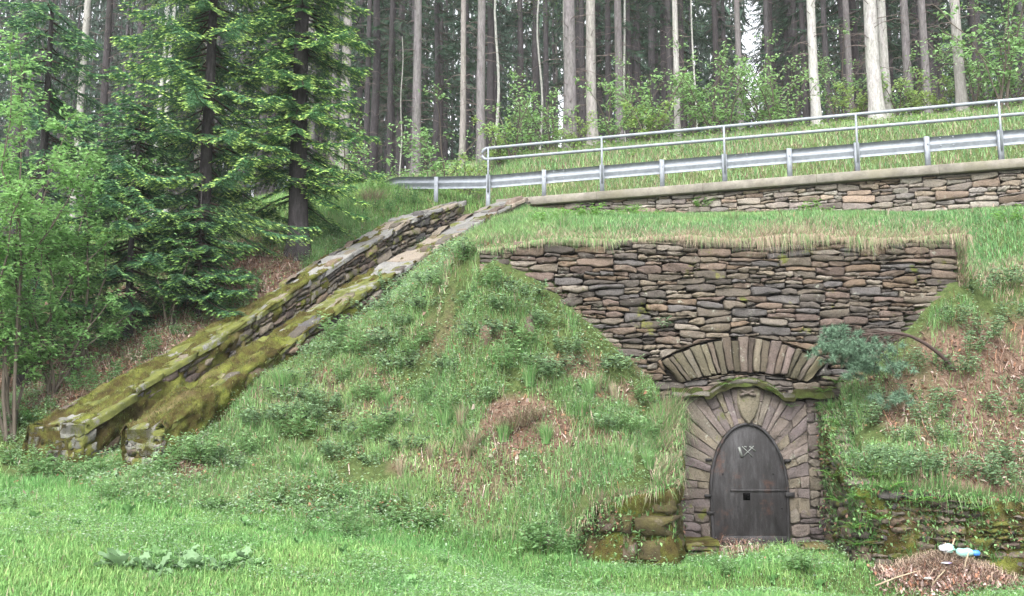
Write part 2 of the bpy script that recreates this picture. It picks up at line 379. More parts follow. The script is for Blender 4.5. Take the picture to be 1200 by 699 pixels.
# image-space lists of brown patches on the slopes, turned into ground masks
PATCH = [(680, 430, 35, 20, .8), (455, 485, 50, 22, .7), (590, 395, 35, 16, .7), (700, 515, 30, 14, .7), (385, 455, 25, 22, .8), (500, 545, 40, 25, .7), (1010, 450, 25, 12, .7), (640, 520, 40, 18, .8), (760, 430, 20, 10, .7), (430, 400, 30, 15, .6), (1165, 470, 105, 95, 1.0), (1190, 560, 80, 60, 1.0), (1070, 470, 50, 45, .75), (1120, 545, 60, 40, .7), (615, 500, 65, 36, 1.0), (560, 555, 60, 40, .8), (660, 555, 40, 20, .6), (215, 552, 28, 14, 1.0),
         (300, 320, 60, 40, 1.0), (130, 450, 120, 50, .9), (200, 400, 110, 70, .9), (60, 400, 130, 70, .9), (720, 462, 40, 14, .8), (520, 400, 45, 25, .5), (410, 450, 60, 25, .5), (860, 650, 38, 8, 1.0),
         (560, 600, 25, 25, .7), (320, 470, 40, 25, .5), (780, 197, 30, 5, .8), (700, 290, 140, 8, .3), (1100, 640, 80, 50, 1.0)]
def litter(X, Y, Z):
    px, py = PX(np.stack([X, Y, Z], -1)); m = np.zeros(np.shape(X))
    wob = 0.9 * (fbm(X * 2.3, Y * 2.3, 21) - 0.5)
    for cx, cy, rx, ry, s in PATCH:
        e = np.hypot((px - cx) / rx, (py - cy) / ry) + wob
        m = np.maximum(m, s * (1 - sstep(0.75, 1.1, e)))
    front = (Y < 24)
    m = m * front
    d = Y - YR(X); m = np.maximum(m, 0.85 * sstep(8.5, 11, d))
    return m
def axis(lo, a, b, hi, fine, n):
    t = np.linspace(0, 1, n + 1)[1:] ** 2.2
    return np.concatenate([(a - (a - lo) * t)[::-1], np.arange(a, b, fine), b + (hi - b) * t])
gx = axis(-300, -12, 13, 300, 0.11, 40); gy = axis(-60, 7.5, 27, 400, 0.11, 70)
GX, GY = np.meshgrid(gx, gy); GZ = H(GX, GY)
lm = litter(GX, GY, GZ)
dd = GY - YR(GX); road = sstep(0.35, 0.6, dd) * (1 - sstep(3.2, 3.8, dd)) * sstep(-3, 0, GX)
nx, ny = len(gx), len(gy)
i = np.arange(ny - 1)[:, None]; j = np.arange(nx - 1)[None, :]; a = i * nx + j
G = Geo(); G.add(np.stack([GX, GY, GZ], -1), np.stack([a, a + 1, a + nx + 1, a + nx], -1).reshape(-1, 4), np.stack([lm.ravel(), road.ravel(), 0 * lm.ravel()], 1))
gobj = G.build('ground', M_GROUND, smooth=True); tag(gobj, kind='structure')

# ------------------------------------------------------------------ stone masonry
STONECOL = np.array([[.13, .115, .10], [.16, .14, .12], [.105, .095, .09], [.19, .165, .135], [.17, .13, .10], [.14, .11, .10], [.22, .20, .18], [.12, .115, .12], [.17, .135, .115], [.095, .085, .08]]) * np.array([.66, .64, .62])
def pack(U, V, wr=(0.16, 0.5), hr=(0.22, 0.45), hlim=(0.05, 0.17), seed=1, top=None):
    """Drystone packing: always fills the lowest place, each stone sits on the ones below."""
    r = np.random.default_rng(seed); res = 0.02; nb = int(U / res); h = np.zeros(nb) - r.uniform(0, 0.05)
    lim = np.full(nb, V) if top is None else top((np.arange(nb) + .5) * res)
    h[h > lim] = 9; out = []
    for _ in range(20000):
        open_ = h < lim
        if not open_.any(): break
        hh = np.where(open_, h, 99); k = int(np.argmin(hh)); base = h[k]
        a = k
        while a > 0 and abs(h[a - 1] - base) < 0.05 and open_[a - 1]: a -= 1
        b = k
        while b < nb - 1 and abs(h[b + 1] - base) < 0.05 and open_[b + 1]: b += 1
        run = (b - a + 1) * res
        w = min(r.uniform(*wr) * r.uniform(.8, 1.3), run)
        if run - w < 0.10: w = run
        n = max(1, int(round(w / res)))
        if w < run and r.random() < .5: a = b - n + 1
        b = min(a + n - 1, nb - 1)
        hl = h[a - 1] if a > 0 else 9; hrr = h[b + 1] if b < nb - 1 else 9
        t = np.clip(w * r.uniform(*hr), *hlim); lowN = min(hl, hrr)
        if w < 0.09: t = max(0.03, min(lowN - base, 0.12)) if lowN > base + .02 and lowN < 8 else 0.03
        elif 0 < lowN - base - t < 0.035 or (0.05 < lowN - base < t + 0.03): t = lowN - base
        m = (h[a:b + 1]).mean()
        tilt = r.uniform(-1, 1) * min(0.024, t * .25); xx = np.linspace(-1, 1, b - a + 1)
        newh = np.maximum(m + t + tilt * xx, h[a:b + 1] + 0.02)
        bot = h[a:b + 1].copy()
        us = (np.arange(a, b + 1) + .5) * res
        if w > 0.05: out.append((a * res, (b + 1) * res, us, bot, newh.copy()))
        h[a:b + 1] = newh
    return out
def stone_poly(s, r, gap=0.005, npts=6):
    u0, u1, us, bot, top = s
    xb = np.linspace(u0 + gap, u1 - gap, npts)
    B = np.interp(xb, us, bot) + gap; T = np.interp(xb, us, top) - gap * .4
    hgt = np.maximum(T - B, 0.01)
    ec = np.minimum(0.045, hgt * .46)
    sharp = r.random(4) ** 1.6
    B[0] += ec[0] * sharp[0]; B[-1] += ec[-1] * sharp[1]; T[0] -= ec[0] * sharp[2]; T[-1] -= ec[-1] * sharp[3]
    B[1] += ec[1] * .3 * sharp[0]; T[1] -= ec[1] * .3 * sharp[2]; B[-2] += ec[-2] * .3 * sharp[1]; T[-2] -= ec[-2] * .3 * sharp[3]
    lo = np.stack([xb, B], 1); hi = np.stack([xb, T], 1)[::-1]
    mr = [[u1 - gap * .3, (B[-1] + T[-1]) / 2]]; ml = [[u0 + gap * .3, (B[0] + T[0]) / 2]]
    p = np.concatenate([lo, mr, hi, ml])
    return p + r.normal(0, 0.005, p.shape)
def stone_geo(G, p, fmap, r, col=None, back=0.18, bulge=0.022, edge=0.02, var=0.25, flat=False):
    n = len(p); c = p.mean(0); dist = np.linalg.norm(p - c, axis=1, keepdims=True)
    ins = lambda a: p + (c - p) * np.clip(a / (dist + 1e-6), 0, .92)
    bu = bulge * r.uniform(.25, 1.5); tu, tv = r.normal(0, 0.05 if not flat else .012, 2)
    off = r.uniform(-0.02, 0.02) if not flat else r.uniform(-.006, .006)
    rings = [(p, -back, 0), (p, -0.01, 0), (ins(edge * .7), bu * .75, .006), (ins(edge * 2.4), bu, .008)]
    V = []
    for q, d, j in rings:
        dd = np.full(n, d + off) + (r.normal(0, j, n) if j else 0)
        if j: dd = dd + (q[:, 0] - c[0]) * tu + (q[:, 1] - c[1]) * tv * 3
        V.append(fmap(q[:, 0], q[:, 1], dd))
    V.append(fmap(c[:1], c[1:], np.array([bu + off])))
    k = np.arange(n); k1 = (k + 1) % n; Fs = []
    for m in range(3): Fs.append(np.stack([k + m * n, k1 + m * n, k1 + (m + 1) * n, k + (m + 1) * n], -1))
    Fs.append(np.stack([k + 3 * n, k1 + 3 * n, np.full(n, 4 * n)], -1))
    if col is None: col = STONECOL[r.integers(len(STONECOL))] * r.uniform(1 - var, 1 + var)
    G.add(np.concatenate(V), Fs, col)
def sheet(G, us, vs, fmap, col, dfn=None):
    U_, V_ = np.meshgrid(us, vs); d = np.zeros(U_.size) if dfn is None else dfn(U_.ravel(), V_.ravel())
    P = fmap(U_.ravel(), V_.ravel(), d); m = len(us)
    i = np.arange(len(vs) - 1)[:, None]; j = np.arange(m - 1)[None, :]; a = i * m + j
    G.add(P, np.stack([a, a + 1, a + m + 1, a + m], -1).reshape(-1, 4), col)

# ---------------- the big wall with the mine door
portal = empty('mine_portal', 'high drystone retaining wall with relieving arch over an arched portal with a dark iron door', 'stone wall', (3.6, YW, 0))
def fW(u, v, d): return np.stack([u - 3.6, -d, v], -1)        # local to the Empty at (3.6, YW, 0)
pw = lambda x, y: W(x, y, YW)[[0, 2]]
XL, XR = pw(562, 300)[0], pw(1122, 300)[0]
ZT = pw(850, 284)[1]; ZB = pw(870, 475)[1] - 0.0
arcC = pw(872, 562); S15 = YW / FPX                            # metres per photo pixel on the wall
AX, AYt = pw(872, 437)
def archP(s_, q): return np.array([AX + (74 + 24 * q) * s_ * S15, AYt + (-12 * s_ ** 2 + q * (41 - 15 * s_ ** 2)) * S15])
def arch_sq(p):
    q = np.full(len(p), .5)
    for _ in range(12):
        s_ = (p[:, 0] - AX) / S15 / (74 + 24 * np.clip(q, -.3, 1.5)); q = ((p[:, 1] - AYt) / S15 + 12 * s_ ** 2) / np.maximum(41 - 15 * s_ ** 2, 8)
    return s_, q
r = np.random.default_rng(11)
Gm = Geo()
def topline(u): return np.full(np.shape(u), ZT) + 0.03 * np.sin(u * 3) - 0.14 * sstep(1.4, -0.6, u)
base0 = 1.7
for s in pack(XR - XL, 9, (0.18, 0.50), (0.16, 0.36), (0.045, 0.14), 5, lambda u: topline(u + XL) - base0):
    p = stone_poly(s, r); p[:, 0] += XL; p[:, 1] += base0
    c = p.mean(0)
    ss_, qq_ = arch_sq(p); sc_, qc_ = arch_sq(c[None])
    if 0.08 < qc_[0] < .92 and abs(sc_[0]) < 1.0: continue
    for m in range(len(p)):
        if abs(ss_[m]) < 1.02 and -.02 < qq_[m] < 1.03: p[m] = archP(ss_[m], 1.04 if qc_[0] > .5 else -.04)
    p[:, 1] = np.minimum(p[:, 1], ZT + .03)
    stone_geo(Gm, p, fW, r)
mas = Gm.build('rubble_masonry', M_STONE, portal)
Gv = Geo(); v, f = box((( XL + XR) / 2 - 3.6, 0.33, (ZT - 0.05) / 2), (XR - XL - 0.06, 0.42, ZT - 0.15)); Gv.add(v, f, (.03, .026, .022)); Gv.build('wall_core', M_DARK, portal)
# right-hand return of the wall (its end face)
Ge = Geo(); re = np.random.default_rng(3)
for s in pack(0.5, 1.6, (0.2, 0.4), (0.25, 0.45), (0.06, 0.15), 8):
    p = stone_poly(s, re); p[:, 1] += ZT - 1.6
    stone_geo(Ge, p, lambda u, v, d: np.stack([XR - 3.6 - 0.06 + d, u + 0.05, v], -1), re, back=.1)
Ge.build('wall_end', M_STONE, portal)
# relieving arch
Ga = Geo(); s0 = -1.0
while s0 < .99:
    s1 = min(s0 + r.uniform(.065, .125), 1.0)
    if 1.0 - s1 < .05: s1 = 1.0
    qa, qb = r.uniform(-.02, .06), r.uniform(.93, 1.05); t = np.linspace(qa, qb, 6)
    p = np.array([archP(s0 + .006, q) for q in t] + [archP(s1 - .006, q) for q in t[::-1]]) + r.normal(0, .005, (12, 2))
    stone_geo(Ga, p[::-1], fW, r, np.array([.098, .086, .07]) * r.uniform(.55, 1.3) * np.array([1, r.uniform(.9, 1.03), r.uniform(.85, 1.05)]), bulge=.03, edge=.008)
    s0 = s1
Ga.build('relieving_arch', M_STONE, portal)
# surround: fan of dressed stones round the door, squared blocks outside
dc = pw(877, 577); AI, BI = 45.5 * S15, 79 * S15
ai, bi = AI + .005, BI + .005; ao, bo = 82 * S15, 128 * S15
corn = [(786, 466), (812, 466), (830, 465), (838, 459), (850, 454), (862, 451), (874, 450), (886, 451), (898, 455), (908, 461), (914, 467), (940, 468), (974, 468)]
cw = np.array([pw(*q) for q in corn])
def cornz(x): return np.interp(x, cw[:, 0], cw[:, 1])
xl, xr = pw(793, 500)[0], pw(972, 500)[0]
FD = 0.05
def fS(u, v, d): return np.stack([u - 3.6, -d - FD, v], -1)
SURC = np.array([.60, .56, .56]) * np.array([[.21, .19, .18], [.19, .17, .175], [.22, .21, .18], [.23, .215, .17], [.17, .155, .155], [.20, .18, .165]])
Gs = Geo(); a0 = -radians(103)
while a0 < radians(103):
    da = radians(r.uniform(5, 9)); a1 = a0 + da
    if a1 > radians(100): a1 = radians(105)
    if a0 < 0 < a1 or abs((a0 + a1) / 2) < radians(8): pass
    def e(a, A, B): return np.array([dc[0] + A * sin(a), dc[1] + B * cos(a)])
    def reach(a):
        best = 1.0
        for A_ in np.arange(AI, 2.2, .01):
            x_, z_ = dc[0] + A_ * sin(a), dc[1] + (BI + (A_ - AI) * 1.0) * cos(a)
            if x_ < xl or x_ > dc[0] + 70 * S15 or z_ > cornz(x_) - .012 or (A_ > 80 * S15 and abs(a) > radians(82)): break
            best = A_
        return best
    am = (a0 + a1) / 2; R0_, R1_ = reach(a0 + .003), reach(a1 - .003)
    rows = [0, 1] if r.random() < .55 else [0, r.uniform(.35, .7), 1]
    for q0, q1 in zip(rows[:-1], rows[1:]):
        P = []
        for a_, RR, tt in ((a0 + .003, R0_, np.linspace(q0, q1 - .006, 5)), (a1 - .003, R1_, np.linspace(q1 - .006, q0, 5))):
            for q in tt: A_ = ai + (RR - ai) * q; P.append(np.array([dc[0] + A_ * sin(a_), dc[1] + (bi + (A_ - ai)) * cos(a_)]) + r.normal(0, .004, 2))
        P = np.array(P)[::-1]
        if np.ptp(P[:, 1]) > .02 and np.ptp(P[:, 0]) > .02:
            stone_geo(Gs, P, fS, r, SURC[r.integers(6)] * r.uniform(.85, 1.12), bulge=.007, edge=.006, flat=True)
    a0 = a1
for s in pack(xr - xl, 9, (0.2, 0.42), (0.45, 0.8), (0.12, 0.24), 21, lambda u: cornz(u + xl) + .25):
    p = stone_poly(s, r, .005); p[:, 0] += xl; p[:, 1] -= 0.25
    below = p[:, 1] < dc[1] - .22
    if p.mean(0)[1] > dc[1] - .22: continue
    p[:, 1] = np.minimum(p[:, 1], dc[1] - .2)
    # door jambs
    for sgn in (-1, 1):
        m = below & (np.sign(p[:, 0] - dc[0]) == sgn) & (np.abs(p[:, 0] - dc[0]) < AI + .01)
        if np.sign(p.mean(0)[0] - dc[0]) == sgn: p[below, 0] = np.where(np.abs(p[below, 0] - dc[0]) < AI + .01, dc[0] + sgn * (AI + .01), p[below, 0])
    if (abs(p.mean(0)[0] - dc[0]) < AI + .02 or np.ptp(p[:, 0]) > .9) and p.mean(0)[1] < dc[1] - .1: continue
    p[:, 0] = np.where((p[:, 1] < dc[1]) & (np.abs(p[:, 0] - dc[0]) < AI), dc[0] + np.sign(p.mean(0)[0] - dc[0]) * (AI + .01), p[:, 0])
    if np.ptp(p[:, 1]) > .03 and np.ptp(p[:, 0]) > .04:
        stone_geo(Gs, p, fS, r, SURC[r.integers(6)] * r.uniform(.75, 1.15), bulge=.015, edge=.012, flat=True)
xm = dc[0] + 70.5 * S15; zb_ = dc[1] - .2
for s in pack(xr - xm, 9, (0.14, 0.26), (0.45, 0.8), (0.12, 0.24), 22, lambda u: cornz(u + xm) - .01 - zb_):
    p = stone_poly(s, r, .003); p[:, 0] += xm; p[:, 1] += zb_; p[:, 1] = np.minimum(p[:, 1], cornz(p[:, 0]) - .01)
    if np.ptp(p[:, 1]) > .03: stone_geo(Gs, p, fS, r, SURC[r.integers(6)] * r.uniform(.75, 1.1), bulge=.012, edge=.01, flat=True)
surr = Gs.build('door_surround', M_SURR, portal)
Gv = Geo()
v, f = box(((xl + xr) / 2 - 3.6, 0.04, 1.2), (xr - xl, .12, 2.6)); v[4:, 2] = 2.05
Gv.add(v, f, (.10, .09, .08)); Gv.build('surround_mortar', M_SURR, portal)
# cornice slabs following the ogee line, moss on top
Gc = Geo()
for q0, q1 in ((0, 2), (2, 4), (4, 7), (7, 9), (9, 10), (10, 12)):
    xs = np.linspace(cw[q0, 0] + .006, cw[q1, 0] - .006, 7); zb = cornz(xs); th = .07 * r.uniform(.85, 1.15)
    p = np.concatenate([np.stack([xs, zb], 1), np.stack([xs[::-1], (zb + th + r.normal(0, .008, 7))[::-1]], 1)])
    stone_geo(Gc, p, lambda u, v, d: np.stack([u - 3.6, -d - .14, v], -1), r, np.array([.085, .08, .07]) * r.uniform(.8, 1.2), bulge=.02, edge=.01, flat=True, back=.2)
Gc.build('cornice', M_STAIR, portal)
Gq = Geo()
xs = np.linspace(cw[0, 0], cw[-1, 0], 110); ys = np.linspace(-.03, -.2, 8)
sheet(Gq, xs, ys, lambda u, v, d: np.stack([u - 3.6, v, cornz(u) + d], -1), (.1, .1, .1),
      lambda u, v: .045 + .05 * (fbm(u * 7, v * 9, 4) - .5) + .05 * (-v < .06) + np.where(v < -.17, -.09, 0) + .05 * (np.abs(u - 3.64) > .7))
Gq.build('cornice_moss', M_TURFY, portal, True)
# keystone with heraldic shield
Gk = Geo()
sp = [(862, 455), (862, 470), (864, 480), (868, 489), (874, 497), (876, 498), (882, 491), (887, 481), (890, 470), (890, 456), (884, 454), (876, 453), (868, 454)]
p = np.array([pw(*q) for q in sp])
stone_geo(Gk, p, lambda u, v, d: fS(u, v, d), r, (.12, .108, .082), bulge=.07, edge=.016, flat=True)
ks = Gk.build('shield', M_SURR, portal)
Gk = Geo()                                  # relief of crossed tools at the shield head
for (x0, y0, x1, y1, w_) in ((866, 458, 881, 464, .02), (881, 458, 867, 464, .02), (865, 464, 871, 462, .026), (876, 462, 883, 464, .026)):
    A_, B_ = pw(x0, y0), pw(x1, y1); q = np.array([fS(np.array([A_[0]]), np.array([A_[1]]), np.array([.085]))[0], fS(np.array([B_[0]]), np.array([B_[1]]), np.array([.085]))[0]])
    v, f = tube(q, w_, 6); Gk.add(v, f, (.10, .085, .075))
Gk.build('relief', M_SURR, ks)

# ---- iron door
door_c = dc; ztop = dc[1] + BI; zbot = pw(877, 642)[1]
def outline(A, B, zb, n=40):
    th = np.linspace(-pi / 2, pi / 2, n)
    top = np.stack([dc[0] + A * np.sin(th), dc[1] + B * np.cos(th)], 1)
    top = top[::-1]
    lw = np.linspace(dc[1], zb, 6)[1:]
    # slightly narrower towards the sill
    left_ = np.stack([dc[0] - A * (1 - .04 * (dc[1] - lw) / 1.), lw], 1)
    right_ = np.stack([dc[0] + A * (1 - .04 * (dc[1] - lw) / 1.), lw], 1)[::-1]
    return np.concatenate([right_, top, left_])
Gd = Geo(); P = outline(AI - .015, BI - .015, zbot)
v, f = prism(P, lambda u, v, d: np.stack([u - 3.6, -d, v], -1), -.02, .055, .012); Gd.add(v, f, (.05, .05, .05))
door = Gd.build('door', M_IRON, portal); door['label'] = 'dark rusty iron door leaf with oval top'
Gd = Geo(); P1 = outline(AI, BI, zbot); P0 = outline(AI - .035, BI - .035, zbot)
n = len(P1)
Vr = np.concatenate([np.stack([P1[:, 0] - 3.6, np.full(n, -.04), P1[:, 1]], 1), np.stack([P1[:, 0] - 3.6, np.full(n, -.085), P1[:, 1]], 1), np.stack([P0[:, 0] - 3.6, np.full(n, -.085), P0[:, 1]], 1), np.stack([P0[:, 0] - 3.6, np.full(n, -.05), P0[:, 1]], 1)])
k = np.arange(n - 1)
Gd.add(Vr, [np.stack([k + m * n, k + 1 + m * n, k + 1 + (m + 1) * n, k + (m + 1) * n], -1) for m in range(3)], (.05, .05, .05)); Gd.build('rim', M_IRON, door)
def ibox(name, x0, y0, x1, y1, d0, d1, mat=M_IRON, par=door, col=(.05, .05, .05)):
    A_, B_ = pw(x0, y1), pw(x1, y0); g = Geo()
    p = np.array([[A_[0], A_[1]], [B_[0], A_[1]], [B_[0], B_[1]], [A_[0], B_[1]]])
    v, f = prism(p, lambda u, v, d: np.stack([u - 3.6, -d, v], -1), d0, d1, .004); g.add(v, f, col); return g.build(name, mat, par)
ibox('crossbar', 855, 573.5, 922, 576, .05, .072)
ibox('kick_plate', 846, 628, 921, 640, .05, .068)
ibox('handle', 919, 577, 929, 582, .05, .11)
g = Geo(); A_ = pw(874, 582); q = 4.0 * S15                   # square peep hole: dark plate with raised frame
v, f = box((A_[0] - 3.6, -.057, A_[1]), (2 * q, .006, 2 * q)); g.add(v, f, (.002, .002, .002)); g.build('peep_hole', M_DARK, door)
for nm, x, y in (('hinge', 830, 539), ('hinge', 829, 581), ('hinge', 922, 540), ('hinge', 832, 601)):
    c_ = pw(x, y); g = Geo(); v, f = tube([(c_[0] - 3.6 - .06, -.09, c_[1]), (c_[0] - 3.6 + .04, -.09, c_[1])], .022, 8); g.add(v, f, (.04, .04, .04)); g.build(nm, M_IRON, door)
for x, y in ((836, 600), (915, 595), (838, 630), (915, 632), (846, 555), (905, 555)):
    c_ = pw(x, y); g = Geo(); v, f = tube([(c_[0] - 3.6, -.05, c_[1]), (c_[0] - 3.6, -.068, c_[1])], .014, 8); g.add(v, f, (.06, .05, .045)); g.build('rivet', M_IRON, door)
# crossed hammer and pick emblem
ge = Geo()
M_PALE, _nt, _b = new_mat('pale_metal'); _b.inputs['Base Color'].default_value = (.15, .16, .15, 1); _b.inputs['Roughness'].default_value = .5; _b.inputs['Metallic'].default_value = .3
for seq, w_ in ((((868.5, 523.5), (881, 535.5)), .008), (((882, 523), (870, 535)), .009), (((864.8, 524), (866.5, 530), (868.5, 536)), .022), (((871, 523.5), (874, 524.5)), .012), (((877, 523.5), (880, 525.5), (884, 529)), .011)):
    q = [(*(pw(*s_) - [3.6, 0]),) for s_ in seq]; q = [(a_[0], -.066, a_[1]) for a_ in q]
    v, f = tube(q, w_, 6); v[:, 1] = -.066 + (v[:, 1] + .066) * .5; ge.add(v, f)
ge.build('emblem', M_PALE, door)

# ------------------------------------------------------------------ wing walls
def polyline_map(pts):
    pts = np.asarray(pts, float); seg = np.diff(pts, axis=0); L = np.linalg.norm(seg, axis=1); cum = np.concatenate([[0], np.cumsum(L)])
    T = seg / L[:, None]; Nn = np.stack([T[:, 1], -T[:, 0]], 1)    # outward = right of travel
    cs, Ns = [0.0], [Nn[0]]
    for m in range(1, len(pts) - 1):
        cs += [cum[m] - .12, cum[m] + .12]; Ns += [Nn[m - 1], Nn[m]]
    cs.append(cum[-1]); Ns.append(Nn[-1]); cs = np.array(cs); Ns = np.array(Ns)
    def f(u, v, d):
        x = np.interp(u, cum, pts[:, 0]); y = np.interp(u, cum, pts[:, 1])
        nx_ = np.interp(u, cs, Ns[:, 0]); ny_ = np.interp(u, cs, Ns[:, 1])
        return np.stack([x + nx_ * d, y + ny_ * d, v], -1)
    return f, cum[-1], cum
def wing(name, label, pts, tops, z0, mat, pk, seed, mossd, mosscov):
    f, L, cum = polyline_map(pts); r = np.random.default_rng(seed)
    o = empty(name, label, 'wing wall', (pts[1][0], pts[1][1], 0)); org = np.array([pts[1][0], pts[1][1], 0])
    fl = lambda u, v, d: f(u, v, d) - org
    tl = lambda u: np.interp(u, tops[0], tops[1]) - z0
    g = Geo()
    for s in pack(L, 9, *pk, seed, tl):
        p = stone_poly(s, r, .008) + r.normal(0, .013, (14, 2)); p[:, 1] += z0
        p[:, 1] = np.minimum(p[:, 1], np.interp(p[:, 0], tops[0], tops[1]) + .05)
        stone_geo(g, p, fl, r, bulge=.08, edge=.03)
    g.build('stonework', mat, o)
    g = Geo(); us = np.linspace(0.02, L - .02, 60)
    sheet(g, us, np.linspace(0, 1, 6), lambda u, v, d: fl(u, z0 + v * (np.interp(u, tops[0], tops[1]) - z0 - .03), d - .07), (.03, .027, .02)); g.build('core', M_DARK, o)
    g = Geo(); us = np.linspace(0, L, int(L / .03)); vs = np.linspace(0, 1, 40)
    tz = lambda u: np.interp(u, tops[0], tops[1]) + .04
    sheet(g, us, vs, lambda u, v, d: fl(u, z0 + v * (tz(u) - z0), d), (.1, .1, .1),
          lambda u, v: -.25 * (1 - sstep(.05, .5, u)) + mossd * (fbm(u * 2.2, (v * (tz(u) - z0)) * 2.6, seed, 4) - mosscov) * 2.2 + .035 + .02 * fbm(u * 14, v * 14, 3))
    g.build('moss_cover', M_MOSS, o, True)
    return f, cum
fLw, cumL = wing('wing_wall', 'mossy boulder wing wall with hanging turf beside the passage below the mound', [(0.75, 13.32), (2.05, 13.0), (2.50, 15.45)],
     ([0, .35, .9, 1.35, 1.9, 3.83], [0.35, .72, .88, .98, 1.2, 2.1]), -0.25, M_BOULDER, ((0.35, 0.9), (0.35, 0.6), (0.16, 0.36)), 31, .16, .50)
fRw, cumR = wing('wing_wall', 'drystone wing wall overgrown with ferns behind the brush heap', [(4.80, 15.45), (4.50, 13.15), (5.9, 12.9), (7.6, 12.75)],
     ([0, 1.2, 2.32, 3.7, 5.4], [2.15, 1.5, .96, .84, .72]), -0.4, M_WING, ((0.16, 0.42), (0.3, 0.5), (0.07, 0.16)), 33, .13, .56)

# ------------------------------------------------------------------ the two sloping walls
MOSSPTS = []
def stair_wall(name, label, Wp, wid, depth, seed, ext):
    r = np.random.default_rng(seed); o = empty(name, label, 'stone wall', tuple(Wp[0] - [0, 0, .6])); org = Wp[0] - [0, 0, .6]
    seg = np.diff(Wp, axis=0); L = np.linalg.norm(seg[:, :2], axis=1); cum = np.concatenate([[0], np.cumsum(L)]); T = cum[-1]
    cx_ = [np.polyfit(cum, Wp[:, m], 3) for m in range(3)]
    def C(u): return np.stack([np.interp(u, cum, Wp[:, m]) for m in range(3)], -1)
    d = dirn(Wp); nR = np.array([d[1], -d[0]])
    def f3(u, w, z):      # along, across (+ = viewer's right), below the top line
        c = C(u); c[..., 0] += nR[0] * w; c[..., 1] += nR[1] * w; c[..., 2] += z; return c - org
    half = lambda u: np.interp(u, cum, wid) / 2
    dep = lambda u: np.interp(u, [0, .5, 2.5, T], depth)
    # sides
    for sgn, nm in ((1, 'side_stones'), (-1, 'far_side_stones')):
        g = Geo()
        for s in pack(T, 1.0, (0.14, 0.42), (0.3, 0.6), (0.07, 0.19), seed + sgn, lambda u: dep(u) - .06):
            p = stone_poly(s, r, .009)
            if sgn == -1: p = p[::-1]
            p = p + r.normal(0, .011, p.shape)
            stone_geo(g, p, lambda u, v, d_: f3(u, sgn * (half(u) - .06 + d_), v - dep(u)), r, STONECOL[r.integers(10)] * r.uniform(.8, 1.3) * np.array([.95, .98, 1.0]), bulge=.05)
        g.build(nm, M_STAIR, o)
    # front end
    g = Geo(); w0 = half(0)
    for s in pack(2 * w0, 1, (0.35, 0.8), (0.25, 0.5), (0.09, 0.2), seed + 5, lambda u: 0 * u + depth[0] - .08):
        p = stone_poly(s, r, .012) + r.normal(0, .016, (14, 2)); oo = r.uniform(-.05, .10)
        stone_geo(g, p, lambda u, v, d_: f3(-d_ - oo + 0 * u, u - w0, v - depth[0]), r, np.array([.13, .13, .12]) * r.uniform(.6, 1.3), bulge=.09, edge=.035)
    g.build('end_stones', M_WING, o)
    # core
    g = Geo(); us = np.linspace(0.05, T - .05, 50)
    for sg in (-1, 1):
        sheet(g, us, np.linspace(0, 1, 3), lambda u, v, d_: f3(u, sg * (half(u) - .12), -dep(u) * v - .05), (.03, .027, .02))
    g.build('core', M_DARK, o)
    # cap slabs
    g = Geo(); gm_ = Geo(); u = -.06
    while u < T:
        l = r.uniform(.45, .95); rows = [(-1, 1)] if r.random() < .6 else [(-1, r.uniform(-.25, .25)), ]
        if len(rows[0]) and rows[0][1] != 1: rows.append((rows[0][1], 1))
        for lo, hi in rows:
            l2 = l * r.uniform(.93, 1.0); h_ = half(u) + .01
            nn = 5; uu = np.linspace(u + .01, u + l2 - .01, nn); a_, b_ = lo * h_ + .008, hi * h_ - .008
            p = np.concatenate([np.stack([uu, np.full(nn, a_)], 1), [[uu[-1] + r.uniform(-.02, .03), (a_ + b_) / 2]], np.stack([uu[::-1], np.full(nn, b_)], 1), [[uu[0] + r.uniform(-.03, .02), (a_ + b_) / 2]]])
            p += r.normal(0, .018, p.shape)
            tilt = r.normal(0, .025); lift = r.uniform(-.01, .03); tw = r.normal(0, .03); cu = u + l / 2
            th_ = r.uniform(.06, .11)
            shade = np.array([.16, .16, .16]) * r.uniform(.75, 1.2) if r.random() < .75 else np.array([.19, .165, .14])
            stone_geo(gm_ if u < T * (.42 if seed == 41 else .5) else g, p, lambda a1_, b1_, d_: f3(a1_, b1_, d_ + lift + (a1_ - cu) * tilt + b1_ * tw), r, shade, back=th_, bulge=.015, edge=.012, flat=True)
        u += l
    g.build('cap_slabs', M_STAIR, o); gm_.build('mossy_cap_slabs', M_CAPMOSS, o)
    # moss blanket over the lower part
    g = Geo(); us = np.linspace(-.05, T * .95, int(T / .04)); vs = np.linspace(-1, 1, 61)
    def prof(u, v, d_):
        h_ = half(u); D = np.minimum(dep(u), .55) ; s_ = np.abs(v)
        h_ = h_ + .035; w = np.where(s_ < .55, h_ * s_ / .55, h_); z = .015 + np.where(s_ < .55, 0, -(s_ - .55) / .45 * D)
        out = sstep(.5, .6, s_)
        w = w + d_ * out; z = z + d_ * (1 - out)
        return f3(u, np.sign(v) * w, z)
    def dm(u, v):
        fade = ext[0] - ext[1] * u / T
        side = sstep(.5, .62, np.abs(v))
        return (fbm(u * 1.5 + 7, v * 2.0, seed, 4) + .9 * (fbm(u * 5, v * 6, seed + 1) - .5) - .60 + fade) * .22 + .012 - (.075 + .06 * sstep(.15, .45, u / T)) * side + .10 * (fbm(u * 5, v * 7, 2) - .42) * (.4 + side) + .03 * (fbm(u * 26, v * 24, 12) - .4)
    sheet(g, us, vs, prof, (.1, .1, .1), lambda u, v: np.clip(dm(u, v), -.14, .16))
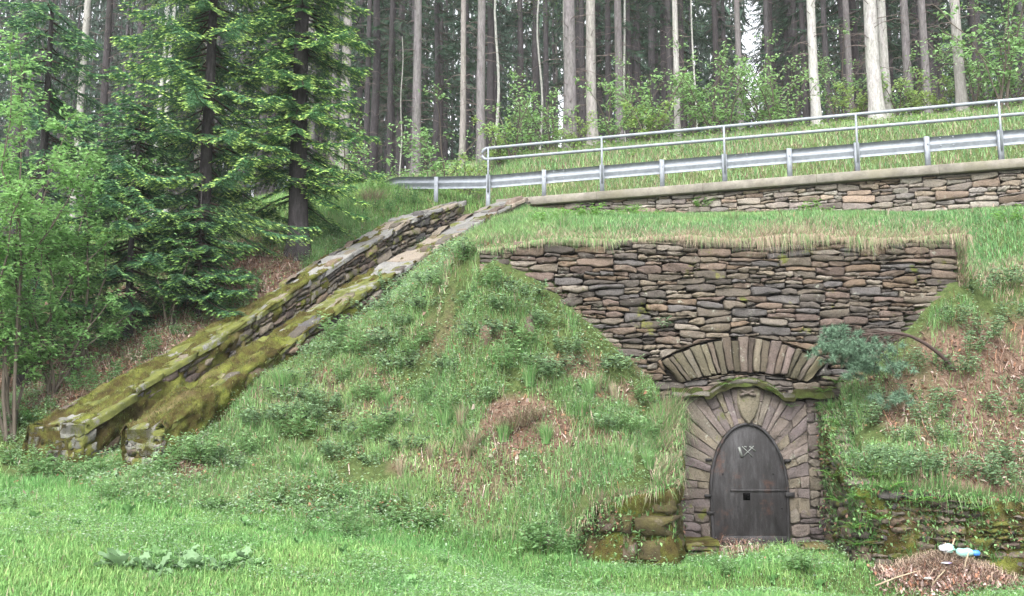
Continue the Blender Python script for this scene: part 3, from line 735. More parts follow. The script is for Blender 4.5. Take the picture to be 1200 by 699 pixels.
    e = Geo(); sheet(e, np.linspace(-w0, w0, 50), np.linspace(-depth[0], .03, 26), lambda u, v, d_: f3(-d_ + 0 * u, u, v), (.1, .1, .1), lambda u, v: .30 * (fbm(u * 2.4 + seed, v * 3.5, seed, 4) - .55) + .02 + .04 * (fbm(u * 16, v * 16, 3) - .5) + .05 * sstep(-.25, -.6, v))
    e.build('end_moss', M_MOSS, o, True)
    g.build('moss_blanket', M_MOSS, o, True)
    MOSSPTS.append((f3, T, half, dep, dm, org, seed))
    return f3, T, org
fA, TA, orgA = stair_wall('sloping_wall', 'long mossy drystone wall climbing the slope beside the dark spruces', WA, WIDA, (.7, .8, .95, .9), 41, (.26, .66))
fB, TB, orgB = stair_wall('sloping_wall', 'long slab-topped drystone wall climbing between its twin and the mound', WB, WIDB, (.72, .7, .8, .7), 47, (.26, .70))

# ------------------------------------------------------------------ road wall, coping, rails
XRT = 14.0
rwall = empty('road_wall', 'low pinkish drystone wall under the concrete coping of the road', 'stone wall', (0.1, 22.8, 6.3))
o_ = np.array([.1, 22.8, 6.3]); RT = np.array([1, -.327]) / math.hypot(1, .327); RN = np.array([-.327, -1]) / math.hypot(1, .327)
def fR(u, v, d): return np.stack([u * RT[0] + RN[0] * d, u * RT[1] + RN[1] * d, v - 6.3], -1)
def ctop(u): return 7.22 - 0.0 * u
g = Geo(); r = np.random.default_rng(71)
RC = .8 * np.array([[.29, .26, .23], [.25, .22, .20], [.32, .30, .27], [.27, .21, .17], [.24, .21, .20], [.31, .26, .21], [.28, .26, .25]])
for s in pack(14.6, 1.35, (0.2, 0.55), (0.2, 0.4), (0.06, 0.17), 72):
    p = stone_poly(s, r); p[:, 1] += 5.7; p[:, 1] = np.minimum(p[:, 1], 7.02)
    stone_geo(g, p, fR, r, RC[r.integers(7)] * r.uniform(.55, .95))
g.build('masonry', M_ROADSTONE, rwall)
g = Geo(); sheet(g, np.linspace(0, 14.6, 20), np.linspace(5.6, 7.0, 3), lambda u, v, d: fR(u, v, d - .1), (.03, .027, .02)); g.build('core', M_DARK, rwall)
g = Geo(); u = -.45
while u < 14.4:
    l = 2.4; q = np.array([[u, 7.03], [u + l - .006, 7.03], [u + l - .006, 7.23], [u, 7.23]]); n_ = 4
    prof = np.array([[-.22, 7.03], [.14, 7.03], [.155, 7.045], [.155, 7.205], [.135, 7.225], [-.22, 7.23]])
    V = np.concatenate([fR(np.full(6, uu), prof[:, 1], prof[:, 0]) for uu in (u, u + l - .006)]); k = np.arange(6)
    g.add(V, [np.stack([k, (k + 1) % 6, (k + 1) % 6 + 6, k + 6], -1), np.array([k[::-1]]), np.array([k + 6])]); u += l
g.build('coping', M_CONC, rwall)
# guardrail
rail = empty('guardrail', 'galvanised guardrail with double pipe handrail along the road edge', 'guardrail', (0.1, 22.8, 7.2)); ro_ = np.array([.1, 22.8, 7.2])
pxs = [1173, 1087, 1005, 925, 851, 778, 707, 639, 572]
def rl(u, off=0): return np.array([.1 + u * RT[0] + RN[0] * off, 22.8 + u * RT[1] + RN[1] * off])
def u_at(px):      # where the sight line px crosses the rail line
    k_ = (px - CX) / FPX; c = cos(PITCH)
    # X = k*(Y cosP + (z-1.6) sinP)
    lo, hi = -4.0, 20.0
    for _ in range(50):
        m = (lo + hi) / 2; x, y = rl(m); v_ = x - k_ * (y * c + (7.6 - CAMZ) * sin(PITCH))
        if v_ < 0: lo = m
        else: hi = m
    return lo
us_ = [u_at(q) for q in pxs]; step = (us_[0] - us_[-1]) / 8
us_ = [us_[-1] + step * k for k in range(-0, 13)]
left_pts = [(511, 226, 24.3), (455, 232, 26.6), (425, 238, 29.0)]
path = []
for k_ in (12, 9, 6, 3, 0): path.append([*rl(us_[k_], -.02), 7.72])
p511 = W(511, 214, 23.9); p470 = W(462, 214, 25.0); p430 = W(428, 228, 26.6)
path = np.array(path + [[p511[0], p511[1], p511[2]], [*p470], [*p430]])
# smooth
tt = np.arange(len(path)); fine = np.linspace(0, len(path) - 1, 90); pth = np.stack([np.interp(fine, tt, path[:, m]) for m in range(3)], 1)
kz = np.array([.25, .5, .25])
for _ in range(3):
    for m in range(3): pth[1:-1, m] = np.convolve(pth[:, m], kz, 'valid')
prof = np.array([[.0, .155], [.03, .15], [.075, .105], [.075, .065], [.02, .02], [.02, -.02], [.075, -.065], [.075, -.105], [.03, -.15], [.0, -.155]])   # depth towards the road, height
g = Geo(); n = len(pth); T_ = np.gradient(pth[:, :2], axis=0); T_ /= np.linalg.norm(T_, axis=1)[:, None]; Nn = np.stack([T_[:, 1], -T_[:, 0]], 1)  # travel leftwards -> road side
V = []
for th_ in (0, -.012):
    for dd_, hh_ in prof:
        V.append(np.concatenate([pth[:, :2] + Nn * (dd_ + .05 + th_), pth[:, 2:] + hh_], 1))
V = np.stack(V, 1); m = len(prof)
Fs = []
i = np.arange(n - 1)[:, None]
for s0 in (0, m):
    j = np.arange(m - 1)[None, :] + s0; a = i * 2 * m + j; Fs.append(np.stack([a, a + 1, a + 1 + 2 * m, a + 2 * m], -1).reshape(-1, 4))
g.add(V.reshape(-1, 3) - ro_, Fs); g.build('beam', M_METAL, rail, True)
def splice(u):
    x, y = rl(u)
    for dx in (-.12, .12):
        for dz in (-.085, .085):
            g = Geo(); c_ = np.array([x + RT[0] * dx, y + RT[1] * dx, 7.72 + dz]); v, f = tube([c_ + [0, -.07, 0], c_ + [0, -.045, 0]], .016, 6); g.add(v - ro_, f, (.1, .1, .1)); g.build('bolt', M_METAL, rail)
def post(u=None, xy=None, z0=7.2, z1=7.88):
    x, y = rl(u) if xy is None else xy
    g = Geo(); w_, d_ = .1, .06
    for c, s_ in (((0, 0, 0), (w_, .012, z1 - z0)), ((-w_ / 2 + .006, .03, 0), (.012, .05, z1 - z0)), ((w_ / 2 - .006, .03, 0), (.012, .05, z1 - z0))):
        v, f = box((c[0], c[1], (z1 + z0) / 2), s_); g.add(v + np.array([x, y, 0]) - ro_, f)
    v, f = tube([(x, y - .006, z0 + (z1 - z0) * .75 - .0), (x, y - .022, z0 + (z1 - z0) * .75)], .014, 8); g.add(v - ro_, f)
    return g.build('post', M_METAL, rail)
for k_, u in enumerate(us_): post(u, z0=6.7 if k_ == 0 else 7.2)
for u in us_[1::3]: splice(u + .35)
post(xy=(p511[0], p511[1]), z0=p511[2] - .75, z1=p511[2] + .14); post(xy=(p430[0], p430[1]), z0=p430[2] - .8, z1=p430[2] + .14)
zt, zm = 8.42, 8.13
def hz(px, py): return W(px, py, rl(u_at(px))[1])[2]
ztl, ztr = hz(572, 174), hz(1173, 119); zml, zmr = hz(572, 187), hz(1173, 136)
su, eu = us_[0], us_[-1]
zlin = lambda u, a, b: a + (b - a) * (u - us_[0]) / (us_[8] - us_[0])
top = [(u, zlin(u, ztl, ztr)) for u in np.linspace(eu + .5, su, 20)]
bot = [(u, zlin(u, zml, zmr)) for u in np.linspace(su, eu + .5, 20)]
zc, rc_ = (top[-1][1] + bot[0][1]) / 2, (top[-1][1] - bot[0][1]) / 2
loop = [(su - .02 - rc_ * sin(t) * 1.0, zc + rc_ * cos(t)) for t in np.linspace(0.1, pi - .1, 9)]
g = Geo(); v, f = tube([(*rl(u, .0), z) for u, z in top + loop + bot], .036, 10); g.add(v - ro_, f); g.build('handrail', M_METAL, rail, True)
for k_ in range(0, 13, 2):
    g = Geo(); x, y = rl(us_[k_]); v, f = tube([(x, y - .03, 7.45), (x, y - .03, zlin(us_[k_], ztl, ztr))], .024, 8); g.add(v - ro_, f); g.build('handrail_post', M_METAL, rail)
print('terrain+walls ok')

# ------------------------------------------------------------------ vegetation helpers
def blades(G, P, h, w, az, lean, C, tri=False, curve=1.0, nrm=None):
    """One curved grass blade per row; lean = sideways reach / height."""
    n = len(P); d = np.stack([np.cos(az), np.sin(az), 0 * az], 1); s = np.stack([-np.sin(az), np.cos(az), 0 * az], 1)
    tw = rng.uniform(-.8, .8, n); s = s * np.cos(tw)[:, None] + d * np.sin(tw)[:, None]
    up = np.array([0, 0, 1.0])
    tip = P + up * (h * np.sqrt(np.maximum(1 - lean ** 2 * .6, .08)))[:, None] + d * (h * lean)[:, None]
    b0 = P - s * (w / 2)[:, None]; b1 = P + s * (w / 2)[:, None]
    if tri:
        V = np.stack([b0, b1, tip], 1).reshape(-1, 3); k = np.arange(n) * 3
        G.add(V, np.stack([k, k + 1, k + 2], -1), np.repeat(C, 3, axis=0)); return
    mid = P + up * (h * .58)[:, None] + d * (h * lean * .3)[:, None]
    m0 = mid - s * (w * .38)[:, None]; m1 = mid + s * (w * .38)[:, None]
    V = np.stack([b0, b1, m1, m0, tip], 1).reshape(-1, 3); k = np.arange(n) * 5
    G.add(V, [np.stack([k, k + 1, k + 2, k + 3], -1), np.stack([k + 3, k + 2, k + 4], -1)], np.repeat(C, 5, axis=0))
def footprint(X, Y):
    """True where a wall stands."""
    bad = np.zeros(len(X), bool); q = np.stack([X, Y], 1)
    for Wp, wid, in ((WA, WIDA), (WB, WIDB)):
        for m in range(len(Wp) - 1):
            a, b = Wp[m, :2], Wp[m + 1, :2]; d = b - a; L = d @ d
            t = np.clip(((q - a) @ d) / L, 0, 1); dist = np.linalg.norm(q - (a + t[:, None] * d), axis=1)
            bad |= dist < (wid[m] * (1 - t) + wid[m + 1] * t) / 2 + .02
    bad |= (Y > YW - .12) & (Y < YW + .3) & (X > XL - .02) & (X < XR + .02)
    d = Y - YR(X); bad |= (d > -.12) & (d < .35) & (X > 0)
    c = corridor(X, Y); bad |= (c > .02) & (c < .98) & (Y > 12.95)
    a = apron(X, Y); bad |= (a > .03) & (a < .97) & (Y > 12.9) & (X > .9)
    bad |= (d > .2) & (d < 3.6) & (X > -1)
    return bad
def scatter(n, x0, x1, y0, y1, margin=60):
    X = rng.uniform(x0, x1, n); Y = rng.uniform(y0, y1, n); Z = H(X, Y)
    px, py = PX(np.stack([X, Y, Z], 1)); k = (px > -margin) & (px < 1200 + margin) & (py < 699 + margin) & ~footprint(X, Y)
    return X[k], Y[k], Z[k]
GREEN = np.array([[.13, .28, .095], [.16, .33, .11], [.21, .37, .13], [.12, .25, .09], [.26, .39, .17]])
STRAW = np.array([[.38, .30, .215], [.46, .38, .29], [.28, .21, .15]])
def gcol(n, straw, X=None, Y=None, tint=(1, 1, 1)):
    c = GREEN[rng.integers(5, size=n)] * rng.uniform(.75, 1.25, (n, 1)) * np.array(tint)
    if X is not None:
        f = fbm(X * .9, Y * .9, 31)[:, None]; g_ = fbm(X * 3.1, Y * 3.1, 37)[:, None]
        c = c * (.7 + .35 * f + .3 * g_); c[:, :1] *= (.85 + .4 * f)
    s = rng.random(n) < straw; c[s] = STRAW[rng.integers(3, size=s.sum())] * rng.uniform(.7, 1.15, (s.sum(), 1)); return c
# lawn
X, Y, Z = scatter(620000, -8.5, 8.5, 8.0, 15.2)
L = litter(X, Y, Z); lawn = (Z < 0.35 + 0.12 * np.maximum(-X, 0) + .03) & (rng.random(len(X)) > L * .9)
is_l = lawn
Xl, Yl, Zl = X[is_l], Y[is_l], Z[is_l]; n = len(Xl)
G = Geo(); hh = rng.uniform(.025, .08, n) * (.55 + 1.0 * fbm(Xl * 1.2, Yl * 1.2, 8)) * (1 + .8 * (rng.random(n) < .06)) * (1 + .6 * sstep(12, 13.5, Yl))
blades(G, np.stack([Xl, Yl, Zl - .01], 1), hh, rng.uniform(.005, .010, n), rng.uniform(0, 2 * pi, n), rng.uniform(.1, 1.0, n), gcol(n, .03, Xl, Yl, (1.0, 1.08, .95)))
tag(G.build('lawn_grass', M_GRASS), kind='stuff')
# mound and right slope
X, Y, Z = scatter(330000, -9, 9.5, 12.2, YW + .02)
X2, Y2, Z2 = scatter(130000, -5.5, .4, 15.4, 22.5); k2 = X2 < .6
X = np.concatenate([X, X2[k2]]); Y = np.concatenate([Y, Y2[k2]]); Z = np.concatenate([Z, Z2[k2]])
L = litter(X, Y, Z); k = (Z > 0.30 + 0.12 * np.maximum(-X, 0)) & (rng.random(len(X)) > L * .93) & (fbm(X * 1.6, Y * 1.6, 77) > .36 + .1 * rng.random(len(X)))
X, Y, Z, L = X[k], Y[k], Z[k], L[k]; n = len(X)
cl = fbm(X * 2.6, Y * 2.6, 12); hh = rng.uniform(.07, .2, n) * (.5 + 1.2 * cl)
G = Geo(); blades(G, np.stack([X, Y, Z - .02], 1), hh, rng.uniform(.006, .012, n), rng.uniform(0, 2 * pi, n), rng.uniform(.15, .95, n), gcol(n, .13, X, Y, (1.2, 1.12, 1.2)))
tag(G.build('slope_grass', M_GRASS), kind='stuff')
# terrace between the big wall and the road wall, dry growth towards the lip
X, Y, Z = scatter(210000, -1.2, 12.5, YW + .25, 22.8); X = X; d = Y - YR(X); k = (d < -.05) & ((X > -.4) | (Y < 18))
X, Y, Z = X[k], Y[k], Z[k]; n = len(X); st = np.clip(.55 * (1 - sstep(YW + .2, YW + 2.2, Y)) + .5 * (fbm(X * .8, Y * .8, 15) - .35), .04, .8)
G = Geo(); C = gcol(n, 0, X, Y, (1.05, 1.05, 1.15)); s = rng.random(n) < st; C[s] = STRAW[rng.integers(3, size=s.sum())] * rng.uniform(.8, 1.2, (s.sum(), 1))
blades(G, np.stack([X, Y, Z - .02], 1), rng.uniform(.06, .18, n) * (1 - .55 * sstep(-1.6, -.2, Y - YR(X))), rng.uniform(.009, .016, n), rng.uniform(0, 2 * pi, n), rng.uniform(.1, .95, n), C)
tag(G.build('terrace_grass', M_GRASS), kind='stuff')
# dry grass lip hanging over the wall head and down its right end
G = Geo(); n = 17000; u = rng.uniform(XL + .05, XR + .12, n); u = np.where(rng.random(n) < .5, u, np.clip(np.round(u * 5 + rng.normal(0, .8, n)) / 5 + rng.normal(0, .025, n), XL, XR + .12)); yy = YW + rng.uniform(-.06, .25, n)
zz = topline(u) + .02 + .05 * fbm(u * 3, yy * 3, 2) ; hang = yy < YW + .06
ln = rng.uniform(.03, .22, n) * (.2 + 1.5 * fbm(u * 2.7, 0 * u, 19) ** 1.5) * (1 + .8 * sstep(3.5, 5, u))
az = np.where(hang, rng.normal(-pi / 2, 1.0, n), rng.uniform(0, 2 * pi, n))
P = np.stack([u, yy, zz], 1); d = np.stack([np.cos(az), np.sin(az), 0 * az], 1); w = rng.uniform(.005, .010, n)[:, None]; s_ = np.array([1, 0, 0.0])
m_ = P + d * (ln * .45)[:, None] + np.array([0, 0, 1]) * np.where(hang, ln * .12, ln * .5)[:, None]; t_ = P + d * (ln * rng.uniform(.4, 1.0, n))[:, None] + np.array([0, 0, 1]) * np.where(hang, -ln * rng.uniform(.3, 1.2, n), ln * .8)[:, None]
V = np.stack([P - s_ * w / 2, P + s_ * w / 2, m_ + s_ * w * .4, m_ - s_ * w * .4, t_], 1).reshape(-1, 3); k = np.arange(n) * 5
C = STRAW[rng.integers(3, size=n)] * rng.uniform(.7, 1.2, (n, 1)); gsel = rng.random(n) < .25 + .3 * (u < 2); C[gsel] = GREEN[rng.integers(5, size=gsel.sum())]
G.add(V, [np.stack([k, k + 1, k + 2, k + 3], -1), np.stack([k + 3, k + 2, k + 4], -1)], np.repeat(C, 5, axis=0))
n = 2200; zq = ZT - rng.uniform(0, .8, n) ** 1.3; P = np.stack([XR + rng.uniform(-.03, .12, n), YW + rng.uniform(-.08, .3, n), zq], 1)
blades(G, P, rng.uniform(.06, .2, n), rng.uniform(.006, .011, n), rng.uniform(-.9 - pi / 2, 1.2, n), rng.uniform(.7, 1.2, n), gcol(n, .7))
tag(G.build('dry_grass_lip', M_GRASS), kind='stuff')
# slopes left of the walls, and the bank across the road
X, Y, Z = scatter(200000, -16, .3, 14.5, 31); d = Y - YR(X); L = litter(X, Y, Z); px, py = PX(np.stack([X, Y, Z], 1))
k = (rng.random(len(X)) > np.clip(L, 0, .96)) & ((px > 300) | (rng.random(len(X)) < .15)) & (d < 12)
k &= ~((X > -5.6) & (Y < 22.5) & (Y < 14.2 + (X + 5.3) * 1.6))
X, Y, Z = X[k], Y[k], Z[k]; n = len(X)
G = Geo(); blades(G, np.stack([X, Y, Z - .02], 1), rng.uniform(.08, .26, n), rng.uniform(.012, .024, n), rng.uniform(0, 2 * pi, n), rng.uniform(.1, .9, n), gcol(n, .05, X, Y, (1.1, 1.1, 1)), tri=True)
tag(G.build('hillside_grass', M_GRASS), kind='stuff')
X, Y, Z = scatter(170000, -8, 20, 22.5, 36); d = Y - YR(X); k = (d > 3.4) & (d < 12) & (rng.random(len(X)) > sstep(8, 11, d))
X, Y, Z = X[k], Y[k], Z[k]; n = len(X)
G = Geo(); blades(G, np.stack([X, Y, Z - .02], 1), rng.uniform(.1, .3, n), rng.uniform(.02, .035, n), rng.uniform(0, 2 * pi, n), rng.uniform(.1, .9, n), gcol(n, .3, X, Y, (1.3, 1.15, 1.4)), tri=True)
tag(G.build('bank_grass', M_GRASS), kind='stuff')

# dead leaves
def cards(G, P, size, C, flat=.5):
    n = len(P); a = rng.uniform(0, 2 * pi, n); t = rng.normal(0, flat, (n, 2))
    e1 = np.stack([np.cos(a), np.sin(a), t[:, 0]], 1); e2 = np.stack([-np.sin(a), np.cos(a), t[:, 1]], 1)
    s = size[:, None]
    V = np.stack([P - e1 * s, P - e2 * s * .45 + np.array([0, 0, .15]) * s, P + e1 * s, P + e2 * s * .45 + np.array([0, 0, .15]) * s], 1).reshape(-1, 3); k = np.arange(n) * 4
    G.add(V, np.stack([k, k + 1, k + 2, k + 3], -1), np.repeat(C, 4, axis=0))
DEAD = np.array([[.28, .19, .15], [.36, .27, .23], [.20, .12, .09], [.46, .37, .33], [.14, .09, .075], [.30, .16, .10]])
X, Y, Z = scatter(150000, -11, 10, 12.2, 24); L = litter(X, Y, Z); k = rng.random(len(X)) < L * .5 + .015 * (Y > 13.3); X, Y, Z = X[k], Y[k], Z[k]; n = len(X)
G = Geo(); cards(G, np.stack([X, Y, Z + rng.uniform(.0, .05, n)], 1), rng.uniform(.02, .05, n), DEAD[rng.integers(6, size=n)] * rng.uniform(.7, 1.2, (n, 1)), .6)
# fallen twigs and bracken stems among them
n = 9000; j_ = rng.integers(len(X), size=n); P = np.stack([X[j_], Y[j_], Z[j_]], 1)
blades(G, P, rng.uniform(.1, .35, n), rng.uniform(.006, .011, n), rng.uniform(0, 2 * pi, n), rng.uniform(.85, 1.2, n), DEAD[rng.integers(6, size=n)] * 1.15)
tag(G.build('dead_leaves', M_DEAD), kind='stuff')

# ------------------------------------------------------------------ low ground cover and small plants
def leaf_quads(G, P, D, L, Wd, C, droop=.2):
    """kite-shaped leaves at P pointing along D (n,3)"""
    n = len(P); D = D / (np.linalg.norm(D, axis=1, keepdims=True) + 1e-9); up = np.array([0, 0, 1.0])
    S = np.cross(D, up) + rng.normal(0, .25, (n, 3)); S /= np.linalg.norm(S, axis=1, keepdims=True) + 1e-9
    L = L[:, None]; Wd = Wd[:, None]
    m = P + D * L * .5; t = P + D * L - up * L * droop
    V = np.stack([P, m - S * Wd / 2 + up * L * .06, t, m + S * Wd / 2 + up * L * .06], 1).reshape(-1, 3); k = np.arange(n) * 4
    G.add(V, [np.stack([k, k + 1, k + 2], -1), np.stack([k, k + 2, k + 3], -1)], np.repeat(C, 4, axis=0))
def weed(ht, spread, nst, base, nl=9, leaf=.055, pale=.25):
    g = Geo(); gs = Geo()
    for _ in range(nst):
        a = rng.uniform(0, 2 * pi); r_ = spread * math.sqrt(rng.random()); hh = ht * rng.uniform(.55, 1.1)
        p0 = np.array([r_ * .6 * cos(a), r_ * .6 * sin(a), -.02]); p1 = p0 + [r_ * .6 * cos(a) + rng.normal(0, .03), r_ * .6 * sin(a), hh]
        v, f = tube([p0, (p0 + p1) / 2 + [0, 0, hh * .1], p1], [.004, .003, .002], 4, False); gs.add(v, f, (.12, .16, .06))
        t = np.linspace(.25, 1, nl); P = p0 + (p1 - p0) * t[:, None]; P = np.repeat(P, 2, 0); aa = np.repeat(np.arange(nl) * 1.6, 2) + np.tile([0, pi], nl) + a
        D = np.stack([np.cos(aa), np.sin(aa), rng.uniform(-.1, .7, 2 * nl)], 1); k = 2 * nl
        c = np.array(base) * rng.uniform(.7, 1.3, (k, 1)); c = c * (1 - pale) + np.array([.30, .45, .26]) * pale * rng.random((k, 1)) * 1.2
        leaf_quads(g, P, D, rng.uniform(.7, 1.4, k) * leaf, rng.uniform(.4, .65, k) * leaf, c)
    return g, gs
def proto(name, g, gs, label, cat, group, mat=M_LEAF, p1='foliage', p2='stem', m2=None):
    o = empty(name, label, cat, (0, 0, 0), group); g.build(p1, mat, o)
    if gs is not None and gs.n: gs.build(p2, m2 or M_TWIG, o)
    return o
def place(root, spots, labels=None, smin=.8, smax=1.25, sink=.0):
    out = []
    for q, sp in enumerate(spots):
        x, y = sp[0], sp[1]; s_ = sp[2] if len(sp) > 2 else rng.uniform(smin, smax)
        z = float(H(x, y)) - sink; rz = rng.uniform(0, 2 * pi)
        lb = labels[q] if labels else None
        if not root.get('used'): root.location = (x, y, z); root.rotation_euler = (0, 0, rz); root.scale = (s_,) * 3; root['used'] = 1; (root.__setitem__('label', lb) if lb else None); out.append(root)
        else: c = copy_tree(root, (x, y, z), rz, s_, lb); out.append(c)
    return out
def clear_used():
    for o in bpy.data.objects:
        if 'used' in o: del o['used']
def ground_hit(px, py):
    """where the sight line through this place meets the ground"""
    Ys = np.arange(8, 60, .05); P = W(np.full(len(Ys), px), np.full(len(Ys), py), Ys); below = P[:, 2] < H(P[:, 0], P[:, 1])
    k = int(np.argmax(below)); return P[k, 0], P[k, 1]
X, Y, Z = scatter(230000, -9, 10, 12.6, 21.5); dr_ = Y - YR(X); k = (Z > .25 + .12 * np.maximum(-X, 0)) & (dr_ < 0) & ~((Y > YW) & (X > -.8)) & (rng.random(len(X)) < (.12 + 1.1 * sstep(.36, .60, fbm(X * 1.3, Y * 1.3, 55))) * (1 - .85 * litter(X, Y, Z)))
k |= (Z < .6) & (Y < 15) & (rng.random(len(X)) < .12); X, Y, Z = X[k], Y[k], Z[k]; n = len(X)
G = Geo(); c = np.array([.26, .42, .19]) * rng.uniform(.5, 1.35, (n, 1)); q_ = rng.random(n) < .3; c[q_] = np.array([.36, .48, .33]) * rng.uniform(.7, 1.1, (q_.sum(), 1)); q_ = rng.random(n) < .06; c[q_] = [.35, .20, .12]
leaf_quads(G, np.stack([X, Y, Z + rng.uniform(.02, .22, n) * (.4 + fbm(X * 2, Y * 2, 91))], 1), rng.normal(size=(n, 3)) * [1, 1, .35] + [0, -.3, .1], rng.uniform(.03, .065, n), rng.uniform(.02, .045, n), c)
X, Y, Z = scatter(90000, -8, 8, 8.5, 13.6); k = rng.random(len(X)) < sstep(.42, .65, fbm(X * 1.4, Y * 1.4, 66)); X, Y, Z = X[k], Y[k], Z[k]; n = len(X); c = np.array([.20, .36, .15]) * rng.uniform(.6, 1.4, (n, 1)); q_ = rng.random(n) < .2; c[q_] = np.array([.38, .50, .34]) * rng.uniform(.7, 1.1, (q_.sum(), 1))
leaf_quads(G, np.stack([X, Y, Z + rng.uniform(.03, .10, n)], 1), rng.normal(size=(n, 3)) * [1, 1, .3] + [0, -.2, .1], rng.uniform(.02, .045, n), rng.uniform(.015, .03, n), c)
tag(G.build('ground_cover', M_LEAF), kind='stuff')
gA = 'leafy weeds growing on the grassy mound'
wA = proto('leafy_weed', *weed(.26, .24, 16, (.27, .44, .20), 8, .055, .8), 'x', 'weed', gA)
wB = proto('leafy_weed', *weed(.20, .30, 18, (.30, .46, .24), 6, .06, 1.0), 'x', 'weed', gA)
wC = proto('leafy_weed', *weed(.32, .18, 12, (.23, .42, .14), 9, .06, .5), 'x', 'weed', gA)
MW = [(250, 535), (270, 550), (238, 548), (300, 500), (320, 495), (345, 520), (370, 500), (400, 505), (430, 520), (380, 475), (350, 450), (420, 420), (440, 410), (465, 440), (410, 445), (480, 385), (505, 370), (520, 340), (545, 360),
      (500, 330), (540, 310), (470, 345), (450, 365), (580, 345), (600, 370), (560, 400), (610, 405), (640, 385), (530, 430), (490, 470), (560, 470), (460, 500), (520, 490), (680, 420), (700, 440), (745, 480), (770, 500),
      (780, 480), (730, 510), (660, 450), (640, 430), (400, 400), (370, 420), (340, 470), (290, 530), (440, 550), (480, 530), (590, 440), (520, 300), (550, 300), (760, 520), (700, 500), (585, 385), (430, 470), (395, 540), (620, 350), (500, 410), (335, 500), (455, 400), (480, 420)]
for q, (a, b) in enumerate(MW):
    zl = 'beside the lower end of the sloping wall' if a < 365 else 'on the side of the mound facing the big stone wall' if a > 635 else 'high on the mound near the slab-topped sloping wall' if b < 392 else 'low on the mound above the lawn' if b > 495 else 'in the middle of the grassy mound'
    place([wA, wB, wC][q % 3], [ground_hit(a + rng.normal(0, 5), b + rng.normal(0, 4))], ['pale leafy weed clump growing ' + zl], .9, 1.5)
gB = 'leafy weeds growing on the leaf-strewn slope'
wD = proto('leafy_weed', *weed(.26, .26, 15, (.25, .42, .20), 7, .06, .8), 'green weed clump growing among dead leaves on the right bank', 'weed', gB)
for a, b in [(1100, 500), (1120, 520), (1090, 480), (1190, 545), (1060, 520), (1030, 540), (1080, 555), (1110, 560), (1150, 560), (1180, 575), (1040, 480), (1010, 500), (1000, 530), (1130, 420), (1160, 400), (1190, 380), (1110, 380), (1150, 350), (1185, 340), (1195, 460), (1070, 440), (1090, 430), (1175, 490), (1020, 560), (1130, 440), (1050, 560)]:
    place(wD, [ground_hit(a + rng.normal(0, 4), b)], ['green weed clump ' + ('just above the right wing wall' if b > 538 else 'high on the right bank toward the road wall' if b < 425 else 'below the bent pine' if a < 1085 else 'among dead leaves on the right bank')], .8, 1.4)
gC = 'young weeds along the terrace below the road wall'
wE = proto('leafy_weed', *weed(.22, .3, 14, (.17, .36, .06), 6, .07, .2), 'bright green weed clump at the foot of the road wall', 'weed', gC)
for a, b in [(720, 256), (745, 254), (760, 256), (690, 256), (735, 252), (820, 250), (1180, 262), (665, 258), (640, 262), (960, 252)]:
    place(wE, [ground_hit(a, b)], None, .8, 1.2)
gD = 'weeds edging the lawn along the mound'
wF = proto('leafy_weed', *weed(.22, .2, 9, (.15, .32, .08), 6, .075, .5), 'broad-leaved weed clump at the lawn edge below the mound', 'weed', gD)
for a, b in [(30, 560), (60, 562), (5, 545), (90, 565), (160, 570), (350, 590), (380, 600), (400, 585), (420, 610), (440, 600), (405, 630), (470, 615), (500, 620), (630, 648), (640, 640), (650, 652), (665, 650), (680, 645), (625, 630), (700, 655), (735, 650), (760, 655), (780, 665), (320, 590), (840, 668), (940, 670), (950, 640), (850, 675), (360, 625), (10, 600), (120, 590), (250, 600)]:
    place(wF, [ground_hit(a, b)], None, .6, 1.2)

# broad silvery dock leaves in the lawn
def dock(nl, L, col):
    g = Geo()
    for _ in range(nl):
        a = rng.uniform(0, 2 * pi); l_ = L * rng.uniform(.6, 1.15); el = rng.uniform(.15, 1.1); D = np.array([cos(a) * cos(el), sin(a) * cos(el), sin(el)]); S = np.array([-sin(a), cos(a), 0])
        t = np.linspace(0, 1, 8); wv = np.array([.03, .04, .28, .36, .46, .30, .26, .02]) * l_ * .6 * rng.uniform(.8, 1.2, 8)
        c = np.zeros((8, 3)); c += D * (t * l_)[:, None]; c[:, 2] -= (t ** 2) * l_ * .45 * cos(el) - .01
        wave = rng.normal(0, .012, (8, 2)); up_ = np.array([0, 0, 1])
        Lf = c - S * wv[:, None] + up_ * (wv * .3 + wave[:, 0])[:, None]; Rt = c + S * wv[:, None] + up_ * (wv * .3 + wave[:, 1])[:, None]
        V = np.concatenate([Lf, c, Rt]); k = np.arange(7)
        g.add(V, [np.stack([k, k + 8, k + 9, k + 1], -1), np.stack([k + 8, k + 16, k + 17, k + 9], -1)], np.array(col) * rng.uniform(.75, 1.15))
    return g
M_DOCK = plain_attr_mat('dock_leaf', .35, .7, .2, .35)
dk1 = proto('dock_plant', dock(13, .30, (.26, .41, .22)), None, 'tallest pale dock plant with upright leaves at the left of the lawn patch', 'dock plant', 'dock plants growing in the lawn', M_DOCK)
place(dk1, [(*ground_hit(140, 668), 1.15)])
dk2 = proto('dock_plant', dock(17, .22, (.25, .40, .21)), None, 'low silvery dock plant in the lawn patch', 'dock plant', 'dock plants growing in the lawn', M_DOCK)
dk3 = proto('dock_plant', dock(18, .17, (.22, .40, .16)), None, 'low silvery dock plant in the lawn patch', 'dock plant', 'dock plants growing in the lawn', M_DOCK)
for q, (a, b) in enumerate([(165, 664), (185, 655), (185, 670), (205, 662), (225, 668), (240, 660), (255, 668), (270, 663), (285, 656), (300, 664), (215, 654), (195, 662)]): place([dk2, dk3][q % 2], [(*ground_hit(a, b + 3), rng.uniform(.85, 1.2))])
